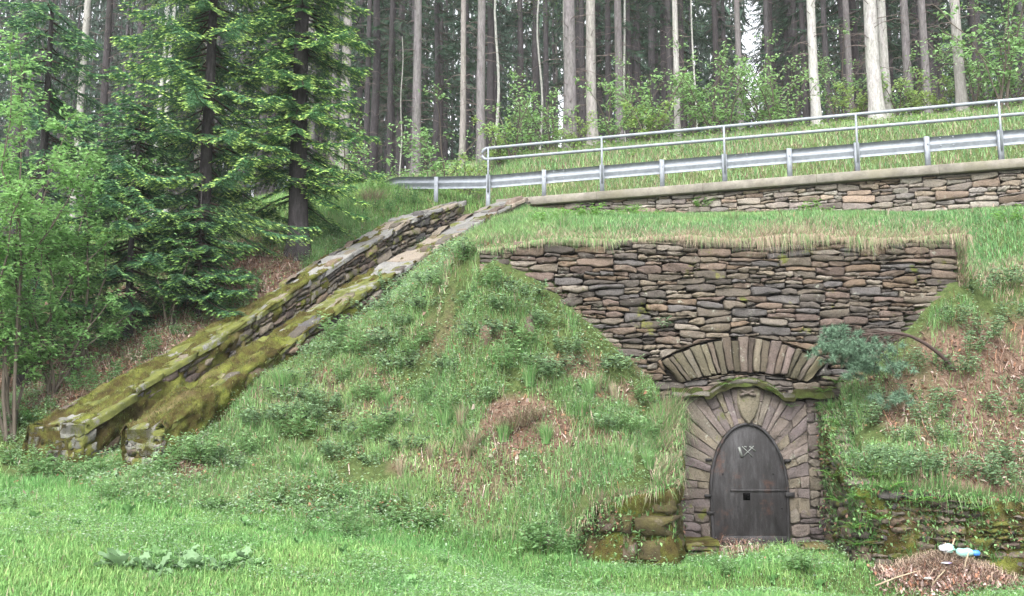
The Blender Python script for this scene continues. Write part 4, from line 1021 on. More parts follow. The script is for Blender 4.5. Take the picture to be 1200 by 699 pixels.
dk4 = proto('dock_plant', dock(7, .13, (.18, .36, .13)), None, 'small broad-leaved plant scattered in the lawn', 'dock plant', 'small broad-leaved plants in the lawn', M_DOCK)
for a, b in [(40, 610), (90, 620), (60, 600), (20, 640), (290, 620), (305, 625), (400, 650), (520, 665), (560, 672), (480, 690), (640, 680), (700, 690), (120, 600), (350, 640), (250, 595), (830, 690), (905, 685), (960, 690), (30, 585), (150, 605), (590, 690), (210, 610)]: place(dk4, [(*ground_hit(a, b), rng.uniform(.7, 1.3))])

# ferns
def fern(nf, L, col=(.14, .32, .06), el=(.5, 1.1)):
    g = Geo()
    for q in range(nf):
        a = q * 2.4 + rng.normal(0, .2); l_ = L * rng.uniform(.7, 1.1); e0 = rng.uniform(*el); t = np.linspace(0, 1, 15)
        ang = e0 - t * 1.2; dr = np.cumsum(np.cos(ang)) * l_ / 15; dz = np.cumsum(np.sin(ang)) * l_ / 15
        c = np.stack([cos(a) * dr, sin(a) * dr, dz], 1); S = np.array([-sin(a), cos(a), 0]); wv = l_ * .22 * np.sin(np.clip(t * .9 + .12, 0, 1) * pi) ** .8 + .005
        for sg in (-1, 1):
            D = sg * S + np.stack([np.cos(a) * .35 * np.ones(15), np.sin(a) * .35 * np.ones(15), -.15 * np.ones(15)], 1)
            D2 = D / np.linalg.norm(D, axis=1)[:, None]; T = np.array([cos(a), sin(a), 0]) * l_ / 15 * .42
            V = np.stack([c - T, c + D2 * wv[:, None], c + T], 1).reshape(-1, 3); k = np.arange(15) * 3
            g.add(V, np.stack([k, k + 1, k + 2], -1), np.array(col) * rng.uniform(.75, 1.2))
    return g
gF = 'ferns rooted in the drystone walls'
fn = proto('fern', fern(9, .34), None, 'bright green fern sprouting from the mossy stonework', 'fern', gF)
def at(px, py, Y): return W(px, py, Y)
def place_at(root, P, s_=1.0, label=None, rz=None, tilt=(0, 0)):
    rz = rng.uniform(0, 6.28) if rz is None else rz
    if not root.get('used'):
        root.location = P; root.scale = (s_,) * 3; root.rotation_euler = (*tilt, rz); root['used'] = 1
        if label: root['label'] = label
    else: copy_tree(root, tuple(P), rz, s_, label, tilt)
for a, b, c, s_ in [(1010, 585, 13.05, .9), (1040, 575, 13.0, 1.0), (1075, 590, 12.85, .9), (1030, 610, 12.85, .8), (1000, 620, 13.0, .8), (985, 590, 13.5, .9), (975, 560, 14.0, .9), (972, 530, 14.5, .8), (1005, 640, 12.95, .7), (985, 500, 14.8, 1), (970, 480, 15.2, .9), (1100, 590, 12.8, .7), (1150, 600, 12.75, .7), (990, 545, 14.0, 1.0), (1015, 560, 13.4, 1.0), (980, 450, 15.45, .9), (965, 460, 15.4, .7)]:
    place_at(fn, at(a, b, c), s_)
fl = proto('fern', fern(8, .3), None, 'small fern at the foot of the mossy walls on the left', 'fern', 'ferns at the foot of the sloping walls')
for a, b in [(160, 470), (205, 440), (250, 405), (95, 560), (180, 545), (130, 545)]:
    x, y = ground_hit(a, b + 10); place_at(fl, (x, y, float(H(x, y))), rng.uniform(.7, 1.1))
fw = proto('fern', fern(6, .16), None, 'tiny fern growing on the cornice above the door', 'fern', 'tiny ferns on the cornice')
for a, b in [(860, 447), (904, 458), (928, 478), (846, 452)]: place_at(fw, at(a, b, YW - .2), 1)
fb = proto('fern', fern(11, .5, (.10, .26, .06), (1.0, 1.4)), None, 'upright bright fern clump in the dark undergrowth at the left edge', 'fern', None)
place_at(fb, (*ground_hit(40, 500), float(H(*ground_hit(40, 500)))), 1.1)

# rush tufts and dead bracken clumps on the mound
def tuft(n, h, spread, straw, lean=(.2, 1.0)):
    g = Geo(); a = rng.uniform(0, 2 * pi, n); r_ = spread * np.sqrt(rng.random(n)) * .4; P = np.stack([r_ * np.cos(a), r_ * np.sin(a), -.02 * np.ones(n)], 1)
    blades(g, P, rng.uniform(.5, 1.1, n) * h, rng.uniform(.006, .012, n), a + rng.normal(0, .5, n), rng.uniform(*lean, n), gcol(n, straw)); return g
for nm, lab, args, spots in (
    ('grass_tuft', 'straw-coloured collapsed grass tuft on the bare brown patch of the mound', (120, .40, .2, .92, (1.0, 1.28)), [(612, 500), (625, 492), (598, 505)]),
    ('grass_tuft', 'pale dead grass tuft standing left of the bare brown patch', (160, .34, .12, .85), [(548, 540), (556, 528)]),
    ('grass_tuft', 'rust-brown stalk clump among the greenery of the mound', (90, .34, .12, .7, (.1, .5)), [(505, 540), (470, 560), (720, 470), (700, 460), (540, 500), (795, 490)]),
    ('grass_tuft', 'dry grass clump growing at the end of the sloping wall', (220, .5, .16, .5, (.1, .7)), [(200, 525), (215, 515)]),
    ('grass_tuft', 'tall green grass tuft on the mound', (200, .36, .16, .08, (.1, .7)), [(470, 500), (520, 505), (620, 455), (680, 490), (330, 460), (320, 440), (790, 470), (690, 470), (590, 520), (350, 555), (760, 550), (450, 480), (640, 520)]),
    ('grass_tuft', 'green grass tuft on the terrace above the big wall', (150, .3, .16, .25, (.1, .7)), [(600, 275), (660, 270), (700, 275), (860, 262), (1000, 262), (1090, 262)])):
    tf = proto(nm, tuft(*args), None, lab, 'grass tuft', lab.split(' of the')[0] + ' group' if False else 'tufts: ' + lab, M_GRASS, 'blades')
    for sp in spots: place(tf, [ground_hit(*sp)], None, .8, 1.2)
print('plants ok')

# hanging turf over the wing walls
G = Geo()
def fringe(fm, L, tops, n, ln, dmax=.06, straw=.6):
    u = rng.uniform(0, L, n); z = np.interp(u, tops[0], tops[1]) + rng.uniform(.0, .08, n); d = rng.uniform(-.25, dmax, n)
    P = fm(u, z, d); out = fm(u, z, d + .1) - fm(u, z, d); az = np.arctan2(out[:, 1], out[:, 0]) + rng.normal(0, 1.0, n)
    l_ = ln * rng.uniform(.3, 1.3, n) * (.1 + 2.2 * fbm(u * 4, 0 * u, 5) ** 1.5); hang = (d > -.05) & (rng.random(n) < .65)
    dd = np.stack([np.cos(az), np.sin(az), 0 * az], 1); w = rng.uniform(.006, .013, n)[:, None]; s_ = np.stack([-dd[:, 1], dd[:, 0], 0 * az], 1)
    m_ = P + dd * (l_ * .4)[:, None] + np.array([0, 0, 1]) * np.where(hang, l_ * .15, l_ * .5)[:, None]; t_ = P + dd * (l_ * rng.uniform(.3, 1.1, n))[:, None] + np.array([0, 0, 1]) * np.where(hang, -l_ * rng.uniform(.2, 1.1, n), l_ * .9)[:, None]
    C = gcol(n, straw); k = np.arange(n) * 5
    G.add(np.stack([P - s_ * w / 2, P + s_ * w / 2, m_ + s_ * w * .4, m_ - s_ * w * .4, t_], 1).reshape(-1, 3), [np.stack([k, k + 1, k + 2, k + 3], -1), np.stack([k + 3, k + 2, k + 4], -1)], np.repeat(C, 5, axis=0))
tL = ([0, .35, .9, 1.35, 1.9, 3.83], [0.35, .72, .88, .98, 1.2, 2.1]); tR = ([0, 1.2, 2.32, 3.7, 5.4], [2.15, 1.5, .96, .84, .72])
fringe(fLw, cumL[-1], tL, 4500, .24, .12, .45); fringe(fRw, cumR[-1], tR, 3800, .17, .08, .2)
# small growth on the wall faces
for fm, L, tp, n in ((fLw, cumL[-1], tL, 1200), (fRw, cumR[-1], tR, 4500)):
    u = rng.uniform(0, L, n); v_ = rng.random(n) ** .8; z = v_ * np.interp(u, tp[0], tp[1]); k = fbm(u * 2.5, z * 2.5, 44) > .5; u, z = u[k], z[k]; P = fm(u, z, np.full(len(u), .04))
    out = fm(u, z, np.full(len(u), .14)) - P; az = np.arctan2(out[:, 1], out[:, 0]) + rng.normal(0, .8, len(u)); blades(G, P, rng.uniform(.04, .14, len(u)), rng.uniform(.01, .02, len(u)), az, rng.uniform(.5, 1.1, len(u)), gcol(len(u), .15))
for fm, L, tp, n, umax in ((fLw, cumL[-1], tL, 500, .7), (fLw, cumL[-1], tL, 500, 4.4), (fRw, cumR[-1], tR, 3600, 5.4)):
    u = rng.uniform(0, umax, n); v_ = rng.random(n) ** .6; z = v_ * (np.interp(u, tp[0], tp[1]) + .12); k = (fbm(u * 2, z * 2, 45) > .46) | (v_ > .85); u, z = u[k], z[k]; n = len(u); P = fm(u, z, rng.uniform(.02, .14, n)); c = np.array([.16, .28, .11]) * rng.uniform(.4, 1.4, (n, 1)); q_ = rng.random(n) < .18; c[q_] = [.22, .12, .08]
    leaf_quads(G, P, rng.normal(size=(n, 3)) + [0, -.6, 0], rng.uniform(.03, .07, n), rng.uniform(.025, .045, n), c)
tag(G.build('wall_turf', M_GRASS), kind='stuff')

for f3_, T_2, half_, dep_, dm_, org_2, sd_ in MOSSPTS:
    n = 26000; u = T_2 * rng.random(n) ** 1.5; v_ = rng.uniform(-1, 1, n); dd_ = dm_(u, v_); k = dd_ > .0; u, v_, dd_ = u[k], v_[k], dd_[k]; h_ = half_(u) + .035; s_ = np.abs(v_); D_ = np.minimum(dep_(u), .55); w = np.where(s_ < .55, h_ * s_ / .55, h_); z = np.where(s_ < .55, 0, -(s_ - .55) / .45 * D_); o2 = sstep(.5, .6, s_)
    P = f3_(u, np.sign(v_) * (w + dd_ * o2), z + dd_ * (1 - o2)) + org_2; n = len(u); c = np.array([[.13, .135, .035], [.08, .065, .025], [.18, .20, .055], [.11, .16, .045]])[rng.integers(4, size=n)] * rng.uniform(.6, 1.2, (n, 1))
    G = Geo(); blades(G, P, rng.uniform(.015, .06, n), rng.uniform(.008, .016, n), rng.uniform(0, 2 * pi, n), rng.uniform(.2, 1, n), c, tri=True); tag(G.build('moss_fronds', M_GRASS), kind='stuff')
# ------------------------------------------------------------------ stone steps, brush heap, litter, bent pine
def slab_thing(name, label, cat, c, sz, mat, rows, seed, moss=True):
    r = np.random.default_rng(seed); o = empty(name, label, cat, c); g = Geo(); L, D, Hh = sz
    z = 0
    for hh in rows:
        for s in [(0, L)] if hh > .1 else [(0, L * .45), (L * .47, L)]:
            uu = np.linspace(s[0], s[1], 6); p = np.concatenate([np.stack([uu, np.full(6, z + .008)], 1), np.stack([uu[::-1], np.full(6, z + hh - .008)], 1)]) + r.normal(0, .008, (12, 2))
            stone_geo(g, p, lambda u, v, d: np.stack([u - L / 2, -d - D / 2, v], -1), r, back=D, bulge=.03)
        z += hh
    g.build('stones', mat, o)
    if moss:
        g = Geo(); sheet(g, np.linspace(0, L, 24), np.linspace(-D / 2 - .05, D / 2, 12), lambda u, v, d: np.stack([u - L / 2, v, z + d], -1), (.1, .1, .1), lambda u, v: .04 * fbm(u * 6, v * 6, seed) - .06 * sstep(-D / 2 + .03, -D / 2 - .05, v)); g.build('moss', M_MOSS, o, True)
    return o
c = W(818, 652, 14.3); slab_thing('stone_step', 'low mossy stone ledge at the left foot of the door passage', 'stone ledge', (c[0], 14.3, -.02), (.46, .7, .3), M_WING, (.13, .12), 4)
c = W(955, 648, 14.4); slab_thing('stone_step', 'small dark stones half sunk in grass at the right foot of the door passage', 'stone ledge', (c[0], 14.5, -.03), (.34, .4, .2), M_WING, (.12, .06), 5)
c = W(880, 645, 15.3); slab_thing('door_sill', 'worn earth-covered sill stone under the iron door', 'door sill', (dc[0], 15.33, -.06), (1.15, .25, .1), M_STAIR, (.11,), 6, False)
# brush heap
hx, hy = W(1105, 668, 12.55)[:2]; hz_ = float(H(hx, hy))
heap = empty('brush_heap', 'heap of dead twigs and brown leaves on the lawn before the right wing wall', 'brush heap', (hx, hy, hz_))
def hslope(x, y): return H(np.asarray(x) + hx, np.asarray(y) + hy) - hz_
def heapz(x, y): e = (x / .78) ** 2 + (y / .45) ** 2; return .31 * np.exp(-e * 1.15) * (1 + .25 * (fbm(x * 5, y * 5, 6) - .5)) + hslope(x, y)
g = Geo(); U_, V_ = np.meshgrid(np.linspace(-1.15, 1.15, 60), np.linspace(-.8, .8, 40)); Zh = heapz(U_, V_) - .04 - .25 * sstep(.55, .9, np.hypot(U_, V_ * 1.4)); i = np.arange(39)[:, None]; j = np.arange(59)[None, :]; a = i * 60 + j
g.add(np.stack([U_, V_, Zh], -1), np.stack([a, a + 1, a + 61, a + 60], -1).reshape(-1, 4), (.13, .09, .07)); g.build('mound', M_DEAD, heap, True)
g = Geo(); n = 9000; x = rng.normal(0, .38, n); y = rng.normal(-.05, .26, n); k = (np.abs(x) < .9) & (np.abs(y) < .6); x, y = x[k], y[k]; n = len(x)
cards(g, np.stack([x, y, heapz(x, y) - .03 + rng.uniform(0, .06, n)], 1), rng.uniform(.012, .035, n), DEAD[rng.integers(6, size=n)] * rng.uniform(.7, 1.25, (n, 1)) * np.array([1.1, 1.05, 1.1]), .8)
lv = g.build('leaves', M_DEAD, heap); lv['kind'] = 'stuff'
g = Geo(); n = 2600; x = rng.normal(0, .38, n); y = rng.normal(-.05, .25, n); k = (np.abs(x) < .85) & (np.abs(y) < .5); x, y = x[k], y[k]; n = len(x)
blades(g, np.stack([x, y, heapz(x, y) - .02], 1), rng.uniform(.06, .22, n), rng.uniform(.006, .012, n), rng.uniform(0, 2 * pi, n), rng.uniform(1.1, 1.28, n), np.array([.38, .29, .22]) * rng.uniform(.4, 1.2, (n, 1)))
st_ = g.build('stalks', M_DEAD, heap); st_['kind'] = 'stuff'
for q0, q1 in (((.02, -.1, .30), (.12, -.12, .56)), ((-.1, -.1, .28), (.03, -.05, .50)), ((-.95, -.3, .02), (-.45, -.35, .2)), ((-.3, -.4, .05), (-.15, -.42, .22)), ((.2, -.38, .1), (.32, -.42, -.02)), ((.12, -.3, .2), (.2, -.3, .42))):
    g = Geo(); v, f = tube([q0, (np.array(q0) + q1) / 2 + [0, 0, .01], q1], [.011, .009, .006], 6); g.add(v, f, (.42, .34, .24)); g.build('stick', M_TWIG, heap)
# crumpled plastic litter lying on the heap
def crumple(name, label, cat, px, py, Y, size, col2, seed, flat=.45):
    r = np.random.default_rng(seed); g = Geo(); nu, nv = 28, 16
    th, ph = np.meshgrid(np.linspace(0, 2 * pi, nu), np.linspace(0.02, pi - .02, nv)); rr = 1 + .55 * (fbm(th * 2.5, ph * 3, seed, 4) - .5) + .12 * r.normal(size=th.shape) * np.sin(ph)
    rr[:, -1] = rr[:, 0]
    V = np.stack([size[0] * rr * np.sin(ph) * np.cos(th), size[1] * rr * np.sin(ph) * np.sin(th), size[2] * rr * np.cos(ph)], -1)
    f_ = sstep(-.45, .45, (V[..., 0] / size[0] + .6 * (fbm(th, ph * 2, seed + 3) - .5)))[..., None]; C = np.array(col2[0]) * (1 - f_) + np.array(col2[1]) * f_
    i = np.arange(nv - 1)[:, None]; j = np.arange(nu - 1)[None, :]; a = i * nu + j
    g.add(V, np.stack([a, a + 1, a + nu + 1, a + nu], -1).reshape(-1, 4), C.reshape(-1, 3)); o = g.build(name, M_PLAST); P = W(px, py, Y); o.location = P; return tag(o, label, cat)
crumple('plastic_bag', 'crumpled white and green plastic bag lying on top of the brush heap', 'plastic bag', 1110, 643, 12.42, (.085, .07, .055), ((.6, .6, .66), (.28, .52, .43)), 3)
b_ = empty('plastic_bottle', 'pale green plastic bottle with blue end lying on the brush heap beside the bag', 'plastic bottle', tuple(W(1132, 648, 12.38)))
g = Geo(); v, f = tube([(-.12, 0, .01), (-.10, 0, .01), (-.03, .0, 0), (.02, 0, .01), (.06, 0, .0), (.09, 0, 0)], [.02, .05, .055, .047, .045, .025], 12); v += rng.normal(0, .004, v.shape); g.add(v, f, (.30, .52, .48)); g.build('body', M_PLAST, b_)
g = Geo(); v, f = tube([(.08, 0, 0), (.10, 0, -.003), (.15, 0, -.005), (.165, 0, -.005)], [.025, .036, .034, .02], 12); g.add(v, f, (.06, .22, .65)); g.build('cap', M_PLAST, b_)
crumple('paper_scrap', 'small white scrap in the middle of the brush heap front', 'scrap', 1109, 660, 12.24, (.055, .035, .012), ((.55, .55, .6), (.38, .33, .55)), 5)
crumple('paper_scrap', 'white scrap lying at the bottom edge of the brush heap', 'scrap', 1087, 678, 12.12, (.045, .035, .012), ((.5, .49, .47), (.45, .43, .4)), 6)
for a_, b_, s_ in ((1200, 640, .25), (640, 640, .12), (620, 385, .1), (570, 395, .12)):
    x, y = ground_hit(a_, b_); g = Geo(); th = np.linspace(0, 2 * pi, 10, endpoint=False); p = np.stack([np.cos(th) * s_, np.sin(th) * s_ * .7], 1) * (1 + rng.normal(0, .08, (10, 1)))
    stone_geo(g, p, lambda u, v, d: np.stack([u, v * .8, d * 2 + .02], -1), np.random.default_rng(int(a_)), back=.1, bulge=.06, edge=.04)
    o = g.build('loose_stone', M_STAIR); o.location = (x, y, float(H(x, y))); tag(o, {1200: 'grey boulder at the right edge beside the brush heap', 640: 'small stone at the foot of the mossy wing wall', 620: 'small pale stone high on the mound', 570: 'grey stone among weeds in the middle of the mound'}[a_], 'stone')

# ---- bent pine sapling on the right slope
pts_px = [(1123, 452, 14.9), (1119, 435, 14.85), (1105, 418, 14.8), (1085, 403, 14.75), (1065, 393, 14.7), (1045, 390, 14.65), (1020, 392, 14.6), (990, 394, 14.55)]
Pp = np.array([W(*q) for q in pts_px]); org = Pp[0].copy(); pine = empty('bent_pine', 'young pine bowed over in an arch with blue-green needle tufts hanging by the big wall', 'pine sapling', tuple(org))
g = Geo(); tt = np.linspace(0, 7, 40); cur = np.stack([np.interp(tt, np.arange(8), Pp[:, m]) for m in range(3)], 1)
for _ in range(3):
    for m in range(3): cur[1:-1, m] = np.convolve(cur[:, m], [.25, .5, .25], 'valid')
v, f = tube(cur - org, np.interp(tt, [0, 4, 7], [.038, .024, .008]), 8); g.add(v, f, (.07, .05, .045)); g.build('trunk', M_TWIG, pine)
g = Geo(); gt = Geo()
def needle_tuft(c, rad, n, dirs, col):
    D = rng.normal(size=(n, 3)) + np.array(dirs) * .8; D /= np.linalg.norm(D, axis=1)[:, None]; l_ = rng.uniform(.6, 1.1, n) * rad; s_ = rng.normal(size=(n, 3)); s_ = np.cross(D, s_); s_ /= np.linalg.norm(s_, axis=1)[:, None]
    w = .0055; k = np.arange(n) * 3
    g.add(np.stack([c - s_ * w, c + s_ * w, c + D * l_[:, None]], 1).reshape(-1, 3), np.stack([k, k + 1, k + 2], -1), np.repeat(np.array(col) * rng.uniform(.6, 1.4, (n, 1)), 3, axis=0))
for cx_, cy_, rx, ry, nt_, dn in ((975, 406, 22, 14, 60, 1), (1000, 412, 26, 20, 90, 1), (1010, 426, 16, 14, 60, 1.2), (1030, 405, 20, 10, 22, .8), (1050, 430, 22, 12, 14, .6), (1045, 465, 20, 9, 22, .7), (982, 390, 14, 8, 26, 1)):
    for _ in range(nt_):
        c = W(cx_ + rng.normal(0, .5) * rx, cy_ + rng.normal(0, .5) * ry, 14.55 + rng.normal(0, .12)); a_ = cur[rng.integers(22, 40)]
        if rng.random() < .3: v, f = tube([a_ - org, (a_ + c) / 2 - org + [0, 0, .03], c - org], [.006, .004, .003], 4, False); gt.add(v, f, (.08, .06, .05))
        needle_tuft(c - org, .10, 70, (0, 0, -.3), (.12, .20, .13))
g.build('needles', M_NEEDLE, pine); gt.build('twigs', M_TWIG, pine)

# ------------------------------------------------------------------ trees
def spruce_branch(L, near, tipc, basec, droop):
    """one bough in its own frame (x outward); returns verts, tris, colours"""
    t = np.linspace(0, 1, 12); x = L * t; z = -droop * L * (t ** 1.3) + .18 * L * t ** 4; sp = np.stack([x, 0 * x, z], 1)
    ns = int(L / (.062 if near else .16)); tt = np.linspace(.12, 1, ns); V = []; C = []
    for side in (-1, 1):
        P = np.stack([np.interp(tt, t, sp[:, m]) for m in range(3)], 1); ln = (.30 + .35 * L * (1 - tt) ** .8 * tt ** .3) * rng.uniform(.7, 1.15, ns) * .62
        an = rng.uniform(.7, 1.0, ns); D = np.stack([np.cos(an), side * np.sin(an), -rng.uniform(.15, .55, ns)], 1); D /= np.linalg.norm(D, axis=1)[:, None]
        if near:
            m = 11; s_ = np.linspace(.08, 1, m); Q = P[:, None] + D[:, None] * (ln[:, None, None] * s_[None, :, None]); Q = Q.reshape(-1, 3) - np.array([0, 0, 1]) * ((s_[None] ** 2 * .12) * ln[:, None]).reshape(-1, 1)
            DD = np.repeat(D, m, 0); sv = np.tile(s_, ns); lnn = np.repeat(ln, m)
            for sd2 in (-1, 1):
                pr = np.cross(DD, [0, 0, 1.0]) * sd2; nd = DD * .8 + pr * .7 + rng.normal(0, .18, DD.shape); nd /= np.linalg.norm(nd, axis=1)[:, None]; l2 = rng.uniform(.045, .08, len(Q))[:, None]; wv = np.cross(nd, rng.normal(size=nd.shape)); wv /= np.linalg.norm(wv, axis=1)[:, None]
                V.append(np.stack([Q - wv * .010, Q + wv * .010, Q + nd * l2], 1).reshape(-1, 3))
                f_ = np.clip((sv - .72) * 4, 0, 1)[:, None] * (rng.random(len(Q)) < .8)[:, None]
                C.append(np.repeat((np.array(basec) * (1 - f_) + np.array(tipc) * f_) * rng.uniform(.7, 1.3, (len(Q), 1)), 3, axis=0))
        else:
            wv = np.cross(D, [0, 0, 1.0]) * .5 + rng.normal(0, .4, D.shape); wv /= np.linalg.norm(wv, axis=1)[:, None]
            for k_ in range(2):
                Dk = D + rng.normal(0, .2, D.shape); lk = ln * rng.uniform(.8, 1.4, ns); Dk[:, 2] -= .25 * k_
                V.append(np.stack([P - wv * .035, P + wv * .035, P + Dk * lk[:, None]], 1).reshape(-1, 3)); C.append(np.repeat(np.array(basec) * rng.uniform(.6, 1.4, (ns, 1)), 3, axis=0))
    V = np.concatenate(V); return V, np.arange(len(V)).reshape(-1, 3), np.concatenate(C), sp
def spruce(name, h0, h1, H_, R0, nb, near, tipc=(.42, .60, .16), basec=(.045, .10, .04), r0=.2, barkm=None, shape=.9, stubs=0, lean=0.0, label=None, cat='spruce', group=None, droop=(.15, .45)):
    o = empty(name, label, cat, (0, 0, 0), group)
    g = Geo(); zz = np.array([-.4, 0, .25, .8, 2, 5, 9, 14, 20, 26, 32]); zz = zz[zz < H_]; zz = np.append(zz, H_); fl = 1 + .55 * np.exp(-np.maximum(zz, 0) * 3); rad = r0 * fl * np.maximum(1 - zz / H_ * .92, .05)
    cxx = lean * zz + .05 * np.sin(zz * .7 + r0 * 40) ; v, f = tube(np.stack([cxx, 0 * zz, zz], 1), rad, 12, False); g.add(v, f, (.1, .1, .1)); g.build('trunk', barkm or M_BARK, o, True)
    if stubs:
        g = Geo()
        for _ in range(stubs):
            z = rng.uniform(1.5, h0 + 1.5); a = rng.uniform(0, 2 * pi); l_ = rng.uniform(.3, 1.3); b0 = np.array([np.interp(z, zz, cxx), 0, z]); d = np.array([cos(a), sin(a), 0]); v, f = tube([b0, b0 + d * l_ * .6 - [0, 0, .03 * l_], b0 + d * l_ - [0, 0, l_ * rng.uniform(0, .35)]], [.016, .01, .004], 4, False); g.add(v, f, (.16, .13, .12))
        g.build('dead_branch', M_TWIG, o)['kind'] = 'stuff'
    if nb:
        g = Geo(); gb = Geo()
        for q in range(nb):
            fq = (q + rng.random()) / nb; z = h0 + (h1 - h0) * fq ** .9; a = rng.uniform(0, 2 * pi); L = R0 * max(.18, (1 - (z - h0) / max(H_ - h0, 1)) ** shape) * rng.uniform(.6, 1.15)
            V, F, C, sp = spruce_branch(L, near, tipc, basec, rng.uniform(*droop)); ca, sa = cos(a), sin(a); Rm = np.array([[ca, sa, 0], [-sa, ca, 0], [0, 0, 1]]); off = np.array([np.interp(z, zz, cxx), 0, z])
            g.add(V @ Rm + off, F, C); v, f = tube(sp[::3] @ Rm + off, np.linspace(.02, .004, len(sp[::3])) * (1.2 if near else 1.5), 4, False); gb.add(v, f, (.07, .055, .045))
        g.build('crown', M_NEEDLE, o); gb.build('boughs', M_TWIG, o)['kind'] = 'stuff'
    return o
def put(root, x, y, rz=None, sc=1.0, label=None, sink=.1, tilt=(0, 0)):
    place_at(root, (x, y, float(H(x, y)) - sink), sc, label, rz, tilt)
# forest: prototypes
FOR = 'spruces of the forest behind the road'
fp = {}
for key, bm, r0 in (('pale', M_BARKP, .22), ('grey', M_BARK, .22), ('dark', M_BARKD, .2)):
    fp[key] = spruce('forest_spruce', 11, 24, 27, 2.6, 46, False, basec=(.03, .065, .035), r0=r0, barkm=bm, stubs=70, label='x', cat='spruce', group=FOR)
def hit_line(px, Y): return W(px, 150, Y)[0]
near = [(404, 14, 34, 'pale', 'base hidden by shrubs, palest trunk right of the big near spruce'), (391, 10, 36, 'grey', 'grey trunk just left of the palest trunk beside the near spruce'), (457, 8, 40, 'dark', 'thin brown trunk left of the first tall sapling'), (488, 12, 35, 'grey', 'grey trunk behind the tall leafy sapling left of the rail end'), (542, 8, 33, 'pale', 'slim pale trunk left of the handrail loop'),
    (564, 12, 33, 'grey', 'grey trunk rising directly behind the handrail loop'), (668, 17, 33, 'grey', 'thick purplish trunk, left one of the close pair'), (683, 9, 40, 'dark', 'dark trunk seen between the close pair of thick trunks'), (694, 14, 33.5, 'pale', 'pale trunk, right one of the close pair'), (714, 9, 42, 'dark', 'dark trunk just right of the close pair'), (726, 11, 37, 'grey', 'grey trunk with a thin birch at its side'),
    (750, 5, 44, 'dark', 'very thin dark trunk right of the birch'), (786, 9, 40, 'dark', 'dark trunk left of a slim pale one'), (794, 8, 33, 'pale', 'slim pale trunk above the middle of the rail'), (841, 8, 42, 'dark', 'dark trunk left of the sky gap'), (868, 8, 33, 'grey', 'slim trunk at the left edge of the bright sky gap'), (903, 8, 42, 'dark', 'dark trunk at the right edge of the bright sky gap'), (936, 8, 44, 'dark', 'left one of two dark trunks near the sky gap'), (945, 8, 42, 'dark', 'right one of two dark trunks near the sky gap'),
    (957, 12, 31, 'pale', 'pale straight trunk between dark ones right of the sky gap'), (972, 8, 40, 'dark', 'dark trunk behind the pale straight one'), (998, 9, 38, 'grey', 'grey trunk with shrubs in front, left of the thickest trunk'), (1006, 10, 42, 'dark', 'dark trunk touching the left of the thickest trunk'), (1028, 18, 30, 'pale', 'thickest pale trunk above the right part of the rail'), (1041, 12, 31, 'pale', 'grey-pale trunk right against the thickest one'),
    (1068, 11, 37, 'grey', 'grey trunk between the thickest trunk and the right pale trunk'), (1089, 10, 36, 'grey', 'brownish grey trunk left of a dark one'), (1098, 8, 42, 'dark', 'dark trunk left of the right pale trunk'), (1129, 13, 29, 'pale', 'pale trunk nearest the right edge'), (1148, 9, 40, 'dark', 'dark trunk between the right pale trunk and the leafy sapling'),
    (93, 10, 28, 'pale', 'pale slim trunk behind the leafy shrubs at the left'), (240, 20, 30, 'grey', 'broad grey trunk half hidden by the near spruces'), (360, 20, 30, 'grey', 'broad grey trunk directly behind the biggest near spruce'), (160, 12, 34, 'dark', 'dark trunk behind the leafy shrubs'), (120, 12, 36, 'dark', 'dark trunk right of the pale slim one at the left'), (20, 14, 30, 'dark', 'dark trunk at the far left behind the shrubs'), (310, 14, 36, 'dark', 'dark trunk behind the near spruces'), (430, 8, 44, 'dark', 'dark trunk right of the palest one'), (515, 9, 44, 'dark', 'dark trunk behind the tall sapling'), (610, 8, 45, 'dark', 'dark trunk in the gap left of the thick pair'), (640, 8, 47, 'dark', 'thin dark trunk left of the thick pair')]
used_px = []
for q, (px, wpx, Y, kind, lab) in enumerate(near):
    x = hit_line(px, Y); D = wpx * Y / FPX; put(fp[kind], x, Y, None, 1.0, ('%s spruce trunk, ' % {'pale': 'pale grey', 'grey': 'grey', 'dark': 'dark'}[kind]) + lab)
    o = [c for c in bpy.data.objects if c.type == 'EMPTY'][-1] if False else None
    used_px.append((px, Y, D, kind))
# widen or thin each trunk to the size it has in the wood
for o in [c for c in bpy.data.objects if c.type == 'EMPTY' and c.get('group') == FOR]:
    best = min(used_px, key=lambda t: abs(o.location.x - hit_line(t[0], t[1])) + abs(o.location.y - t[1])); k_ = best[2] / {'pale': .44, 'grey': .44, 'dark': .40}[best[3]]; o.scale = (k_ if k_ > .7 else k_, k_, 1)
